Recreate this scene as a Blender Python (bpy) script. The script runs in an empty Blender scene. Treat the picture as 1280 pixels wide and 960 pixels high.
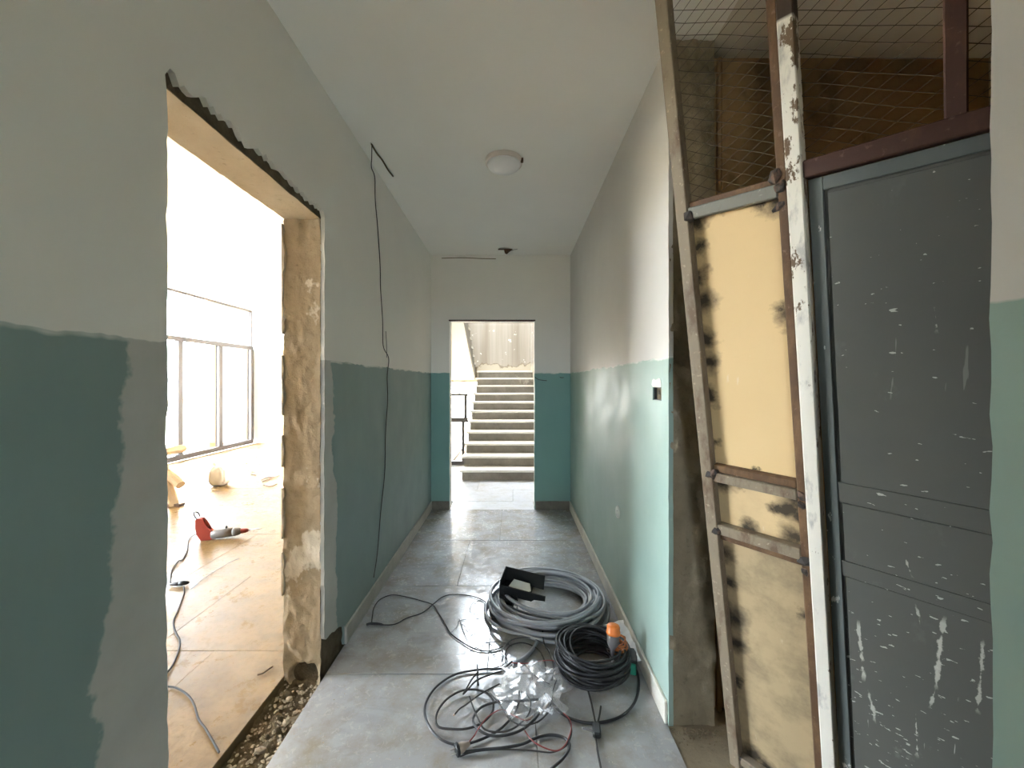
import bpy, bmesh, math, random
from mathutils import Vector, Matrix, noise as mnoise

scene = bpy.context.scene
COL = scene.collection
R = random.Random(7)

# ------------------------------------------------------------------ camera, world, exposure
F, CX, CY, CAMH = 500.0, 641.0, 478.0, 1.5
cam_d = bpy.data.cameras.new('camera')
cam_d.sensor_width = 36.0
cam_d.sensor_fit = 'HORIZONTAL'
cam_d.lens = 36.0 * F / 1280.0
cam_d.shift_x = -(CX - 640) / 1280.0
cam_d.shift_y = -(480 - CY) / 1280.0
cam_d.clip_start = 0.02
cam = bpy.data.objects.new('camera', cam_d)
cam.location = (0, 0, CAMH)
cam.rotation_euler = (math.radians(90), 0, 0)
COL.objects.link(cam)
scene.camera = cam

scene.view_settings.view_transform = 'Standard'
scene.view_settings.look = 'None'
scene.view_settings.gamma = 1.0
scene.view_settings.use_curve_mapping = False
scene.view_settings.exposure = 3.63

world = bpy.data.worlds.new('world')
scene.world = world
world.use_nodes = True
bg = world.node_tree.nodes['Background']
bg.inputs['Color'].default_value = (0.82, 0.91, 1.0, 1)
bg.inputs['Strength'].default_value = 6.0
scene.cycles.max_bounces = 14
scene.cycles.diffuse_bounces = 8
scene.cycles.glossy_bounces = 6
scene.cycles.transmission_bounces = 8
scene.cycles.transparent_max_bounces = 12
scene.cycles.sample_clamp_indirect = 8.0
scene.cycles.caustics_reflective = False
scene.cycles.caustics_refractive = False


def portal(name, loc, rot, sx, sy):
    d = bpy.data.lights.new(name, 'AREA')
    d.shape = 'RECTANGLE'
    d.size, d.size_y = sx, sy
    d.cycles.is_portal = True
    o = bpy.data.objects.new(name, d)
    o.location, o.rotation_euler = loc, rot
    COL.objects.link(o)


# key dimensions (metres): x to the right, y into the corridor, z up
XL, XR, YB, YN, HC = -0.965, 0.68, 4.72, -3.6, 3.0
WT = 0.205                      # wall thickness
DL0, DL1, DLH = 1.12, 2.04, 2.335   # opening in the left wall
OR0, OR1 = 0.568, 1.745         # recess opening in the right wall
BD0, BD1, BDH = -0.746, 0.255, 2.227  # doorway in the end wall
WX = -6.38                      # window wall of the side room
ROOM_Y1, ROOM_H = 9.9, 3.6
PAINT = 1.612

portal('window_portal', (WX - 0.12, 4.45, 1.65), (0, math.radians(-90), 0), 3.3, 10.9)
portal('stair_window_portal', (-0.7, 10.25, 5.05), (math.radians(-90), 0, 0), 1.4, 1.7)
portal('added_skylight_portal', (-.9, 8.7, 6.7), (0, 0, 0), 2.6, 1.7)  # sampling guide for the added skylight
portal('added_window_portal', (-.595, YN - .22, 1.525), (math.radians(90), 0, 0), .65, .85)  # sampling guide for the added window behind the camera
portal('yard_portal', (-1.5, 9.2, 0.8), (math.radians(-90), 0, 0), 1.4, 1.6)


# ------------------------------------------------------------------ helpers
def FP(x, y, h=0.0):
    """point at height h seen at pixel (x, y)"""
    d = (CAMH - h) * F / (y - CY)
    return Vector(((x - CX) / F * d, d, h))


class N:
    """tiny node-tree builder"""
    def __init__(self, name):
        self.m = bpy.data.materials.new(name)
        self.m.use_nodes = True
        self.t = self.m.node_tree
        self.b = self.t.nodes['Principled BSDF']
        self.out = self.t.nodes['Material Output']
        self._co = None

    def n(self, typ, **kw):
        nd = self.t.nodes.new(typ)
        for k, v in kw.items():
            setattr(nd, k, v)
        return nd

    def link(self, a, b):
        self.t.links.new(a, b)

    def put(self, sock, v):
        if hasattr(v, 'is_linked') or isinstance(v, bpy.types.NodeSocket):
            self.link(v, sock)
        elif isinstance(v, (tuple, list)) and len(v) == 3 and sock.type == 'RGBA':
            sock.default_value = (*v, 1)
        else:
            sock.default_value = v

    def co(self):
        if self._co is None:
            self._co = self.n('ShaderNodeTexCoord').outputs['Object']
        return self._co

    def mapped(self, scale=(1, 1, 1), loc=(0, 0, 0), rot=(0, 0, 0)):
        mp = self.n('ShaderNodeMapping')
        self.link(self.co(), mp.inputs['Vector'])
        mp.inputs['Scale'].default_value = scale
        mp.inputs['Location'].default_value = loc
        mp.inputs['Rotation'].default_value = rot
        return mp.outputs[0]

    def noise(self, scale, detail=4, rough=.55, vec=None, dist=0.0):
        nd = self.n('ShaderNodeTexNoise')
        self.link(vec if vec is not None else self.co(), nd.inputs['Vector'])
        nd.inputs['Scale'].default_value = scale
        nd.inputs['Detail'].default_value = detail
        nd.inputs['Roughness'].default_value = rough
        nd.inputs['Distortion'].default_value = dist
        return nd.outputs['Fac']

    def ramp(self, fac, lo, hi, a=0.0, b=1.0):
        nd = self.n('ShaderNodeMapRange')
        nd.clamp = True
        self.put(nd.inputs['Value'], fac)
        nd.inputs['From Min'].default_value = lo
        nd.inputs['From Max'].default_value = hi
        nd.inputs['To Min'].default_value = a
        nd.inputs['To Max'].default_value = b
        return nd.outputs[0]

    def math(self, op, a, b=0.0):
        nd = self.n('ShaderNodeMath', operation=op)
        self.put(nd.inputs[0], a)
        self.put(nd.inputs[1], b)
        return nd.outputs[0]

    def mix(self, fac, a, b):
        nd = self.n('ShaderNodeMix', data_type='RGBA')
        self.put(nd.inputs[0], fac)
        self.put(nd.inputs[6], a)
        self.put(nd.inputs[7], b)
        return nd.outputs[2]

    def xyz(self, vec=None):
        s = self.n('ShaderNodeSeparateXYZ')
        self.link(vec if vec is not None else self.co(), s.inputs[0])
        return s.outputs

    def dist(self, p, vec=None):
        nd = self.n('ShaderNodeVectorMath', operation='DISTANCE')
        self.link(vec if vec is not None else self.co(), nd.inputs[0])
        nd.inputs[1].default_value = p
        return nd.outputs['Value']

    def bump(self, h, strength=.3, distance=.01):
        nd = self.n('ShaderNodeBump')
        nd.inputs['Strength'].default_value = strength
        nd.inputs['Distance'].default_value = distance
        self.link(h, nd.inputs['Height'])
        self.link(nd.outputs[0], self.b.inputs['Normal'])

    def done(self, color, rough=.6, metal=0.0, spec=None):
        self.put(self.b.inputs['Base Color'], color)
        self.put(self.b.inputs['Roughness'], rough)
        self.put(self.b.inputs['Metallic'], metal)
        if spec is not None:
            self.b.inputs['Specular IOR Level'].default_value = spec
        return self.m


def simple(name, col, rough=.6, metal=0.0, var=.25, scale=12.0, spec=None, bump=0.0):
    g = N(name)
    f = g.noise(scale, 5)
    c = g.mix(f, tuple(v * (1 - var) for v in col), tuple(min(1, v * (1 + var)) for v in col))
    if bump:
        g.bump(g.noise(scale * 4, 4), bump, .004)
    return g.done(c, rough, metal, spec)


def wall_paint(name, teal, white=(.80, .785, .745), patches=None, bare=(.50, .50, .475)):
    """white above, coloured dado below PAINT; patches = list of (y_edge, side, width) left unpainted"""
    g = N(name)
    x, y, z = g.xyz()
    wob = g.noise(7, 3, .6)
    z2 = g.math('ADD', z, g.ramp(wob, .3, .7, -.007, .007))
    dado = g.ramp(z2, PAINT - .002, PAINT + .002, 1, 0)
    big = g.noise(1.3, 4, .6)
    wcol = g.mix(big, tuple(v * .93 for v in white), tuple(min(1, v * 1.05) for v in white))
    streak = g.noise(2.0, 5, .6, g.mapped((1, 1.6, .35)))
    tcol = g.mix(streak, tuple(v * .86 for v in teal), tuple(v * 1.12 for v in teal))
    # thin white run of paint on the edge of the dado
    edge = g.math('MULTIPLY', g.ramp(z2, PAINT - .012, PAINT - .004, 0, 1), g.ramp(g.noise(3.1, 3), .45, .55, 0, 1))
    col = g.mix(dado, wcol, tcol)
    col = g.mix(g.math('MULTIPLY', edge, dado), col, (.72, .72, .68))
    for (edge_y, sgn, w0, w1) in (patches or []):
        d = g.math('MULTIPLY', g.math('SUBTRACT', y, edge_y), sgn)      # distance from the broken edge
        w = g.math('ADD', g.ramp(z, 0, 1.6, w1, w0), g.ramp(g.noise(3.3, 5, .62), .3, .7, -.05, .05))
        k = g.math('MULTIPLY', g.ramp(g.math('SUBTRACT', d, w), -.006, .006, 1, 0), g.ramp(d, -.06, -.055, 0, 1))
        bc = g.mix(g.noise(9, 5), tuple(v * .85 for v in bare), tuple(v * 1.15 for v in bare))
        col = g.mix(g.math('MULTIPLY', k, dado), col, bc)
    # dirt near the floor
    dirt = g.math('MULTIPLY', g.ramp(z, .1, .45, .35, 0), g.noise(6, 5))
    col = g.mix(dirt, col, (.25, .23, .19))
    g.bump(g.noise(14, 5, .6), .12, .01)
    return g.done(col, g.ramp(g.noise(4, 4), .3, .7, .42, .62), spec=.35)


def concrete(name, a, b, patch=None, scale=5.0, bumpk=.6, rough=.9, patch_amt=(.60, .63)):
    g = N(name)
    f = g.noise(scale, 8, .65)
    c = g.mix(g.ramp(f, .3, .7), a, b)
    fine = g.noise(scale * 9, 4, .7)
    c = g.mix(g.ramp(fine, .58, .72, 0, .45), c, tuple(v * .45 for v in a))
    if patch:
        p = g.noise(scale * .9, 5, .6, g.mapped((1, 1, .7), (3.1, 1.7, .4)))
        c = g.mix(g.ramp(p, *patch_amt), c, patch)
    g.bump(g.noise(scale * 5, 8, .7), bumpk, .012)
    return g.done(c, rough, spec=.2)


def emit(ob, kind=None, label=None, cat=None, group=None):
    if kind: ob['kind'] = kind
    if label: ob['label'] = label
    if cat: ob['category'] = cat
    if group: ob['group'] = group
    return ob


def mesh_ob(name, verts, faces, mat, parent=None, smooth=False, mats=None, **tags):
    me = bpy.data.meshes.new(name)
    me.from_pydata([tuple(v) for v in verts], [], faces)
    me.validate()
    me.update()
    if mat: me.materials.append(mat)
    if smooth:
        for p in me.polygons: p.use_smooth = True
    o = bpy.data.objects.new(name, me)
    COL.objects.link(o)
    if parent: o.parent = parent
    return emit(o, **tags)


def from_bm(name, bm, mat, parent=None, smooth=False, **tags):
    bmesh.ops.recalc_face_normals(bm, faces=bm.faces)
    me = bpy.data.meshes.new(name)
    bm.to_mesh(me)
    bm.free()
    if isinstance(mat, (list, tuple)):
        for m in mat: me.materials.append(m)
    else:
        me.materials.append(mat)
    if smooth:
        for p in me.polygons: p.use_smooth = True
    o = bpy.data.objects.new(name, me)
    COL.objects.link(o)
    if parent: o.parent = parent
    return emit(o, **tags)


def empty(name, loc=(0, 0, 0), label=None, cat=None, group=None, kind=None, rot=(0, 0, 0)):
    o = bpy.data.objects.new(name, None)
    o.location = loc
    o.rotation_euler = rot
    o.empty_display_size = .1
    COL.objects.link(o)
    return emit(o, kind, label, cat, group)


def bm_box(bm, lo, hi, bevel=0.0, mi=0):
    r = bmesh.ops.create_cube(bm, size=1.0)
    vs = r['verts']
    for v in vs:
        v.co = Vector([(lo[i] + hi[i]) / 2 + v.co[i] * (hi[i] - lo[i]) for i in range(3)])
    if bevel:
        es = list({e for v in vs for e in v.link_edges})
        bmesh.ops.bevel(bm, geom=es, offset=bevel, segments=1, affect='EDGES', profile=.5)
    return vs


def box(name, lo, hi, mat, parent=None, bevel=0.0, **tags):
    bm = bmesh.new()
    bm_box(bm, lo, hi, bevel)
    return from_bm(name, bm, mat, parent, **tags)


def catmull(pts, n=8, closed=False):
    pts = [Vector(p) for p in pts]
    out = []
    m = len(pts)
    segs = m if closed else m - 1
    for i in range(segs):
        if closed:
            p0, p1, p2, p3 = pts[(i - 1) % m], pts[i], pts[(i + 1) % m], pts[(i + 2) % m]
        else:
            p1, p2 = pts[i], pts[i + 1]
            p0 = pts[i - 1] if i else p1 * 2 - p2
            p3 = pts[i + 2] if i + 2 < m else p2 * 2 - p1
        for k in range(n):
            t = k / n
            out.append(.5 * ((2 * p1) + (p2 - p0) * t + (2 * p0 - 5 * p1 + 4 * p2 - p3) * t * t
                             + (3 * p1 - p0 - 3 * p2 + p3) * t ** 3))
    if not closed: out.append(pts[-1])
    return out


def tube_geo(path, r, sides=7, caps=True):
    """verts, faces of a tube; r is a number or a list"""
    V, Fc = [], []
    m = len(path)
    t = (path[1] - path[0]).normalized()
    up = Vector((0, 0, 1)) if abs(t.z) < .9 else Vector((1, 0, 0))
    a = t.cross(up).normalized()
    for i, p in enumerate(path):
        tt = (path[min(i + 1, m - 1)] - path[max(i - 1, 0)])
        if tt.length > 1e-9: t = tt.normalized()
        a = (a - t * a.dot(t))
        a = a.normalized() if a.length > 1e-6 else t.orthogonal().normalized()
        b = t.cross(a)
        rr = r[i] if isinstance(r, (list, tuple)) else r
        for k in range(sides):
            an = 2 * math.pi * k / sides
            V.append(p + a * (rr * math.cos(an)) + b * (rr * math.sin(an)))
    for i in range(m - 1):
        for k in range(sides):
            k2 = (k + 1) % sides
            Fc.append((i * sides + k, i * sides + k2, (i + 1) * sides + k2, (i + 1) * sides + k))
    if caps:
        Fc.append(tuple(range(sides))[::-1])
        Fc.append(tuple((m - 1) * sides + k for k in range(sides)))
    return V, Fc


def join_geo(parts):
    V, Fc = [], []
    for v, f in parts:
        o = len(V)
        V += v
        Fc += [tuple(i + o for i in q) for q in f]
    return V, Fc


def tube(name, pts, r, mat, parent=None, n=8, sides=7, raw=False, **tags):
    path = [Vector(p) for p in pts] if raw else catmull(pts, n)
    V, Fc = tube_geo(path, r, sides)
    return mesh_ob(name, V, Fc, mat, parent, smooth=True, **tags)


def lathe_geo(profile, seg=24, mat4=None):
    V, Fc = [], []
    for (r, z) in profile:
        for k in range(seg):
            a = 2 * math.pi * k / seg
            V.append(Vector((r * math.cos(a), r * math.sin(a), z)))
    for i in range(len(profile) - 1):
        for k in range(seg):
            k2 = (k + 1) % seg
            Fc.append((i * seg + k, i * seg + k2, (i + 1) * seg + k2, (i + 1) * seg + k))
    Fc.append(tuple(range(seg))[::-1])
    Fc.append(tuple((len(profile) - 1) * seg + k for k in range(seg)))
    if mat4 is not None: V = [mat4 @ v for v in V]
    return V, Fc


def slab(name, outline, axis, a, b, mat, parent=None, **tags):
    """extrude a 2D outline along an axis between a and b. outline is (y,z) for axis x, (x,z) for y, (x,y) for z"""
    def P(u, v, w):
        return {'x': (w, u, v), 'y': (u, w, v), 'z': (u, v, w)}[axis]
    bm = bmesh.new()
    v0 = [bm.verts.new(P(u, v, a)) for u, v in outline]
    v1 = [bm.verts.new(P(u, v, b)) for u, v in outline]
    n = len(outline)
    f0 = bm.faces.new(v0)
    f1 = bm.faces.new(v1[::-1])
    for i in range(n):
        bm.faces.new((v0[i], v0[(i + 1) % n], v1[(i + 1) % n], v1[i]))
    bm.normal_update()
    bmesh.ops.triangulate(bm, faces=[f0, f1])
    return from_bm(name, bm, mat, parent, **tags)


def jag(p, q, step, amp, rnd, out=(0, 0), bias=0.0):
    """jagged polyline from p to q (both 2D), pushed by up to amp along `out`"""
    p, q = Vector(p), Vector(q)
    n = max(2, int((q - p).length / step))
    o = Vector(out)
    res = []
    for i in range(n + 1):
        t = i / n
        k = 0 if i in (0, n) else bias + amp * (.5 * rnd.random() + .5 * mnoise.noise(Vector((t * 9 + amp * 77, p.x * 5, p.y * 3))))
        res.append(tuple(p.lerp(q, t) + o * k))
    return res


def boolean_cut(ob, cutters):
    for c in cutters:
        m = ob.modifiers.new('cut', 'BOOLEAN')
        m.operation = 'DIFFERENCE'
        m.solver = 'EXACT'
        m.object = c
    dg = bpy.context.evaluated_depsgraph_get()
    dg.update()
    me = bpy.data.meshes.new_from_object(ob.evaluated_get(dg))
    ob.modifiers.clear()
    old = ob.data
    ob.data = me
    bpy.data.meshes.remove(old)
    for c in cutters:
        d = c.data
        bpy.data.objects.remove(c)
        bpy.data.meshes.remove(d)


def rough_grid(name, origin, eu, ev, nu, nv, normal, amp, mat, parent=None, freq=14.0, hole=None, smooth=True, **tags):
    """noise-displaced grid standing on a wall face; borders keep their place"""
    origin, eu, ev, normal = Vector(origin), Vector(eu), Vector(ev), Vector(normal)
    V, Fc = [], []
    for j in range(nv + 1):
        for i in range(nu + 1):
            p = origin + eu * (i / nu) + ev * (j / nv)
            k = amp * (mnoise.fractal(p * freq, .6, 2.0, 4) * .7)
            if hole: k += hole(p)
            V.append(p + normal * k)
    for j in range(nv):
        for i in range(nu):
            a = j * (nu + 1) + i
            Fc.append((a, a + 1, a + nu + 2, a + nu + 1))
    return mesh_ob(name, V, Fc, mat, parent, smooth=smooth, **tags)


# ------------------------------------------------------------------ materials
TEAL = (.23, .315, .305)
M = {}
M['wall_left'] = wall_paint('paint_left_wall', TEAL, patches=[(DL1, 1, .10, .16), (DL0, -1, .10, .24)])
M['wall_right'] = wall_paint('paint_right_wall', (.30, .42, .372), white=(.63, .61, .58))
M['wall_back'] = wall_paint('paint_end_wall', (.20, .38, .345))
M['ceiling'] = simple('ceiling_paint', (.87, .86, .83), .8, var=.05, scale=1.5)
M['room_white'] = simple('room_plaster', (.88, .85, .79), .8, var=.03, scale=2)
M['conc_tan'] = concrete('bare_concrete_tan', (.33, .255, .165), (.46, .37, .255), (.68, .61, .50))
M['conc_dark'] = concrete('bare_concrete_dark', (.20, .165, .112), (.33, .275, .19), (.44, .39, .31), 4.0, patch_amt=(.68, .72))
M['flake'] = concrete('torn_plaster', (.42, .36, .27), (.62, .56, .46), None, 9.0, .4)
M['mortar'] = concrete('broken_mortar', (.09, .068, .042), (.20, .155, .10), None, 14.0, 1.0)
M['soffit'] = concrete('lintel_board', (.50, .40, .27), (.60, .50, .36), None, 3.0, .25)
M['alcove'] = concrete('alcove_plaster', (.30, .195, .095), (.40, .27, .14), (.22, .15, .075), 2.2, .3)
M['alcove_ceiling'] = simple('alcove_ceiling_paint', (.68, .64, .57), .9, var=.15, scale=2)
M['dirt'] = concrete('trench_soil', (.13, .10, .062), (.25, .195, .125), None, 20.0, 1.0)
M['rubble'] = concrete('rubble_stone', (.30, .25, .18), (.50, .43, .33), (.62, .58, .5), 9.0, .5)
M['stair'] = concrete('stair_concrete', (.165, .15, .125), (.25, .23, .195), (.34, .315, .27), 5.0, .3, .8, (.62, .70))
M['tread'] = concrete('tread_stone', (.60, .575, .52), (.72, .69, .635), None, 6.0, .1, .55)
M['stair_wall'] = None
M['base_grey'] = concrete('baseboard_stone', (.38, .37, .34), (.52, .51, .47), None, 7.0, .1, .5)
M['base_dark'] = concrete('baseboard_dark_stone', (.13, .115, .095), (.22, .20, .165), None, 7.0, .1, .5)
M['base_pale'] = concrete('baseboard_pale_stone', (.52, .50, .44), (.66, .64, .57), None, 7.0, .1, .5)


def floor_mat(name, a, b, dirt, r0=.12, r1=.34, dirt_lo=.52, dirt_hi=.75, dirt_amt=.6, spec=.5):
    g = N(name)
    big = g.noise(1.1, 6, .6)
    c = g.mix(g.ramp(big, .3, .7), a, b)
    v = g.noise(2.6, 8, .62, g.mapped((1, 2.2, 1), rot=(0, 0, .5)), 1.2)
    c = g.mix(g.ramp(v, .56, .62, 0, .25), c, tuple(x * .72 for x in a))
    d = g.noise(5.2, 8, .68)
    c = g.mix(g.ramp(d, dirt_lo, dirt_hi, 0, dirt_amt), c, dirt)
    sc = g.noise(3.0, 6, .7, g.mapped((1, .25, 1), rot=(0, 0, .9)), .6)
    c = g.mix(g.ramp(sc, .66, .70, 0, .3), c, tuple(x * 1.15 for x in b))
    g.bump(g.noise(38, 3, .6), .035, .004)
    grain = g.noise(30, 8, .75, None, .8)
    c = g.mix(g.ramp(grain, .50, .72, 0, .35), c, dirt)
    rr = g.math('ADD', g.ramp(g.noise(4.4, 7, .7), .35, .68, r0, r1), g.ramp(grain, .5, .68, 0, .35))
    return g.done(c, rr, spec=spec)


M['tile'] = floor_mat('marble_tile', (.31, .318, .334), (.44, .448, .464), (.27, .235, .18), .05, .22, .44, .68, .8)
M['stair_tile'] = floor_mat('dusty_marble_tile', (.36, .375, .40), (.48, .49, .51), (.31, .28, .23), .34, .55, .47, .72, .7, .4)
M['room_tile'] = floor_mat('dusty_tan_tile', (.17, .10, .036), (.30, .19, .078), (.10, .058, .02), .22, .5, .42, .70, .75, .3)
M['room_grout'] = simple('tan_grout', (.16, .115, .06), .9)
M['grout'] = simple('grout', (.17, .16, .14), .9)
M['ground'] = simple('pale_yard_ground', (.62, .52, .38), .9, var=.1, scale=.6)

g = N('stained_stair_wall')
st = g.noise(1.6, 5, .6, g.mapped((2.6, 1, .10)))
c = g.mix(g.ramp(st, .38, .66), (.335, .295, .245), (.22, .185, .14))
sp = g.noise(8, 4, .6)
c = g.mix(g.ramp(sp, .66, .69), c, (.80, .77, .70))
x_, y_, z_ = g.xyz()
zz = g.math('ADD', z_, g.ramp(g.noise(4, 5), .3, .7, -.09, .09))
c = g.mix(g.ramp(zz, 1.94, 1.95, 1, 0), c, (.40, .345, .26))
c = g.mix(g.math('MULTIPLY', g.ramp(zz, 1.92, 1.94), g.ramp(zz, 1.965, 1.945)), c, (.20, .16, .11))
M['stair_wall'] = g.done(c, .85)


def rust_paint(name, base, rust, amt=(.5, .62), scale=16.0, rough=.65, stretch=(1, .35, 1)):
    g = N(name)
    f = g.noise(scale, 7, .68, g.mapped(stretch))
    c = g.mix(g.ramp(f, *amt), base, rust)
    f2 = g.noise(scale * 4, 4, .6)
    c = g.mix(g.ramp(f2, .62, .70, 0, .6), c, tuple(min(1, v * 1.7 + .05) for v in base))
    g.bump(g.noise(scale * 3, 5), .25, .003)
    return g.done(c, rough, 0.0, .4)


M['bar_grey'] = rust_paint('weathered_grey_steel', (.205, .165, .115), (.12, .08, .05), (.50, .64))
M['bar_slate'] = rust_paint('slate_painted_steel', (.175, .17, .145), (.11, .075, .045), (.56, .68))
M['bar_rust'] = rust_paint('rusted_brown_steel', (.085, .045, .022), (.15, .085, .04), (.45, .62))
M['bar_maroon'] = rust_paint('maroon_primer_steel', (.055, .022, .014), (.085, .038, .02), (.5, .65))
M['post_white'] = rust_paint('chipped_white_steel', (.68, .64, .56), (.16, .11, .075), (.55, .60), 11.0, .6, (1, .22, 1))
g = N('chipped_white_post_paint')
x_, y_, z_ = g.xyz()
c = g.mix(g.noise(5, 6, .65, g.mapped((2, .5, 1))), (.60, .565, .49), (.72, .69, .62))
gs_ = g.noise(12, 6, .65, g.mapped((1, .35, 1), (2, 5, 1)))
c = g.mix(g.ramp(gs_, .56, .64, 0, .7), c, (.30, .285, .28))
chip = g.math('ADD', g.noise(20, 7, .7, g.mapped((1, .45, 1), (7, 3, 2))), g.ramp(y_, 1.75, 2.35, 0, .085))
c = g.mix(g.ramp(chip, .60, .625), c, (.12, .075, .04))
c = g.mix(g.ramp(y_, 2.452, 2.46), c, (.045, .025, .015))
g.bump(chip, .3, .004)
M['post_white'] = g.done(c, .6)
M['weld'] = rust_paint('burnt_weld', (.03, .024, .02), (.12, .07, .045), (.5, .6), 40.0)
M['wire_mesh'] = simple('mesh_wire', (.06, .047, .03), .6, .2, var=.3, scale=20)
M['black_rubber'] = simple('black_cable_rubber', (.018, .018, .02), .42, var=.3, scale=30)
M['charcoal_rubber'] = simple('dusty_black_cable', (.035, .032, .03), .75, var=.4, scale=25)
M['grey_conduit'] = simple('grey_cable_sheath', (.38, .40, .445), .34, var=.15, scale=14)
M['red_wire'] = simple('dark_red_wire', (.22, .035, .03), .45)
M['thin_grey_wire'] = simple('thin_grey_wire', (.075, .08, .095), .4)
M['orange'] = simple('orange_plastic', (.75, .20, .035), .4, var=.1)
M['orange_wire'] = simple('orange_wire', (.42, .13, .03), .5)
M['plug_grey'] = simple('grey_plug_plastic', (.13, .125, .13), .45, var=.1)
M['plug_tan'] = simple('pale_plug_plastic', (.36, .29, .24), .45, var=.15)
M['black_plastic'] = simple('black_plastic', (.014, .016, .016), .45, var=.3)
M['steel'] = simple('bare_steel', (.45, .44, .42), .35, .9, var=.1)
M['red_plastic'] = simple('red_tool_plastic', (.30, .04, .025), .45, var=.15)
M['grey_plastic'] = simple('grey_tool_plastic', (.15, .14, .13), .5, var=.15)
M['wood'] = simple('raw_wood', (.42, .29, .16), .75, var=.25, scale=9)
M['plank'] = simple('yellow_plank', (.62, .47, .24), .7, var=.15, scale=6)
M['sack'] = simple('white_sack', (.66, .60, .50), .85, var=.2, scale=8, bump=.3)
M['paper'] = simple('white_paper', (.78, .80, .82), .6, var=.08)
M['green_plastic'] = simple('green_plastic', (.02, .20, .13), .4)
M['opal'] = simple('opal_plastic', (.76, .76, .78), .3, var=.02)
M['lamp_rim'] = simple('lamp_rim_plastic', (.66, .60, .57), .5, var=.08)
M['socket'] = simple('socket_plastic', (.60, .66, .61), .4, var=.1)
M['alu'] = simple('grey_window_frame', (.10, .09, .09), .45, .3, var=.12)
M['rail_steel'] = simple('grey_rail_paint', (.13, .115, .105), .5, .2, var=.15)
g = N('window_glass')
g.b.inputs['Transmission Weight'].default_value = 1.0
g.b.inputs['IOR'].default_value = 1.02
M['glass'] = g.done((.97, .98, .99), .0)
# clear glass that lets daylight straight through
tr = g.n('ShaderNodeBsdfTransparent')
gl = g.n('ShaderNodeBsdfGlossy')
gl.inputs['Roughness'].default_value = .03
mx = g.n('ShaderNodeMixShader')
fr = g.n('ShaderNodeFresnel')
fr.inputs['IOR'].default_value = 1.25
g.link(fr.outputs[0], mx.inputs[0])
g.link(tr.outputs[0], mx.inputs[1])
g.link(gl.outputs[0], mx.inputs[2])
g.link(mx.outputs[0], g.out.inputs['Surface'])

g = N('clear_plastic_film')
tr = g.n('ShaderNodeBsdfTransparent')
gl = g.n('ShaderNodeBsdfGlossy')
gl.inputs['Roughness'].default_value = .2
df = g.n('ShaderNodeBsdfDiffuse')
df.inputs['Color'].default_value = (.75, .76, .78, 1)
lw = g.n('ShaderNodeLayerWeight')
lw.inputs['Blend'].default_value = .35
m1 = g.n('ShaderNodeMixShader')
m2 = g.n('ShaderNodeMixShader')
g.link(g.ramp(lw.outputs['Facing'], 0, 1, .015, .30), m1.inputs[0])
g.link(tr.outputs[0], m1.inputs[1])
g.link(gl.outputs[0], m1.inputs[2])
m2.inputs[0].default_value = .07
g.link(m1.outputs[0], m2.inputs[1])
g.link(df.outputs[0], m2.inputs[2])
g.link(m2.outputs[0], g.out.inputs['Surface'])
M['film'] = g.m

# ------------------------------------------------------------------ corridor shell
rj = random.Random(3)
PL = .02                                            # plaster layer


def wall_left():
    out = [(YN, 0), (DL0 - .002, 0)]
    out += jag((DL0 - .002, 0), (DL0 - .002, DLH + .012), .035, .014, rj, (1, 0), -.004)[1:-1]
    out += jag((DL0 - .01, DLH + .02), (DL1 + .012, DLH + .012), .016, .050, rj, (0, 1), .012)
    out += jag((DL1 + .012, DLH), (DL1 + .004, 0.16), .03, .014, rj, (1, 0), -.004)[1:-1]
    out += jag((DL1 + .03, .17), (DL1 + .25, .115), .03, .03, rj, (0, 1), 0)
    out += [(DL1 + .25, 0), (YB, 0), (YB, HC), (YN, HC)]
    w = slab('wall_left', out, 'x', XL, XL - PL, M['wall_left'], kind='structure')
    X0, X1 = XL - PL, XL - WT
    box('masonry', (X1, YN, -.05), (X0, DL0, HC), M['mortar'], w)
    box('masonry', (X1, DL1 + .03, -.05), (X0, YB, HC), M['mortar'], w)
    box('masonry', (X1, DL0, DLH + .004), (X0, DL1 + .03, HC), M['mortar'], w)
    rough_grid('door_soffit', (X0, DL0 - .0, DLH), (X1 - X0, 0, 0), (0, DL1 + .03 - DL0, 0), 12, 40, (0, 0, -1), .006, M['soffit'], w, 9)

    def hole(p):
        d = math.hypot((p.x - (XL - .10)) / .075, (p.z - .0) / .07)
        return -.11 * max(0, 1 - d) ** .5 if d < 1 else 0
    rough_grid('door_reveal', (X0 + .004, DL1, -.05), (X1 - X0 - .004, 0, 0), (0, 0, DLH + .05), 20, 160, (0, -1, 0), .016,
               M['conc_tan'], w, 11, hole)
    rough_grid('door_reveal', (X0 + .004, DL0, -.05), (X1 - X0 - .004, 0, 0), (0, 0, DLH + .05), 10, 80, (0, 1, 0), .012,
               M['conc_tan'], w, 11)
    # torn plaster flakes still clinging to the inner edge of the reveal
    z = .2
    while z < DLH - .1:
        h, wd = rj.uniform(.05, .22), rj.uniform(.004, .020)
        z += h * rj.uniform(.75, 1.6)
        pts = [(X1 - .003, z)]
        nq = max(4, int(h / .016))
        for q in range(nq):
            pts.append((X1 + wd * rj.uniform(.45, 1) * math.sin(math.pi * (q + .5) / nq), z + h * q / (nq - 1)))
        pts.append((X1 - .003, z + h))
        slab('plaster_flake', pts, 'y', DL1 - .012 - rj.uniform(0, .004), DL1 + .01, M['flake'], w)
    return w


WL = wall_left()


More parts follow.
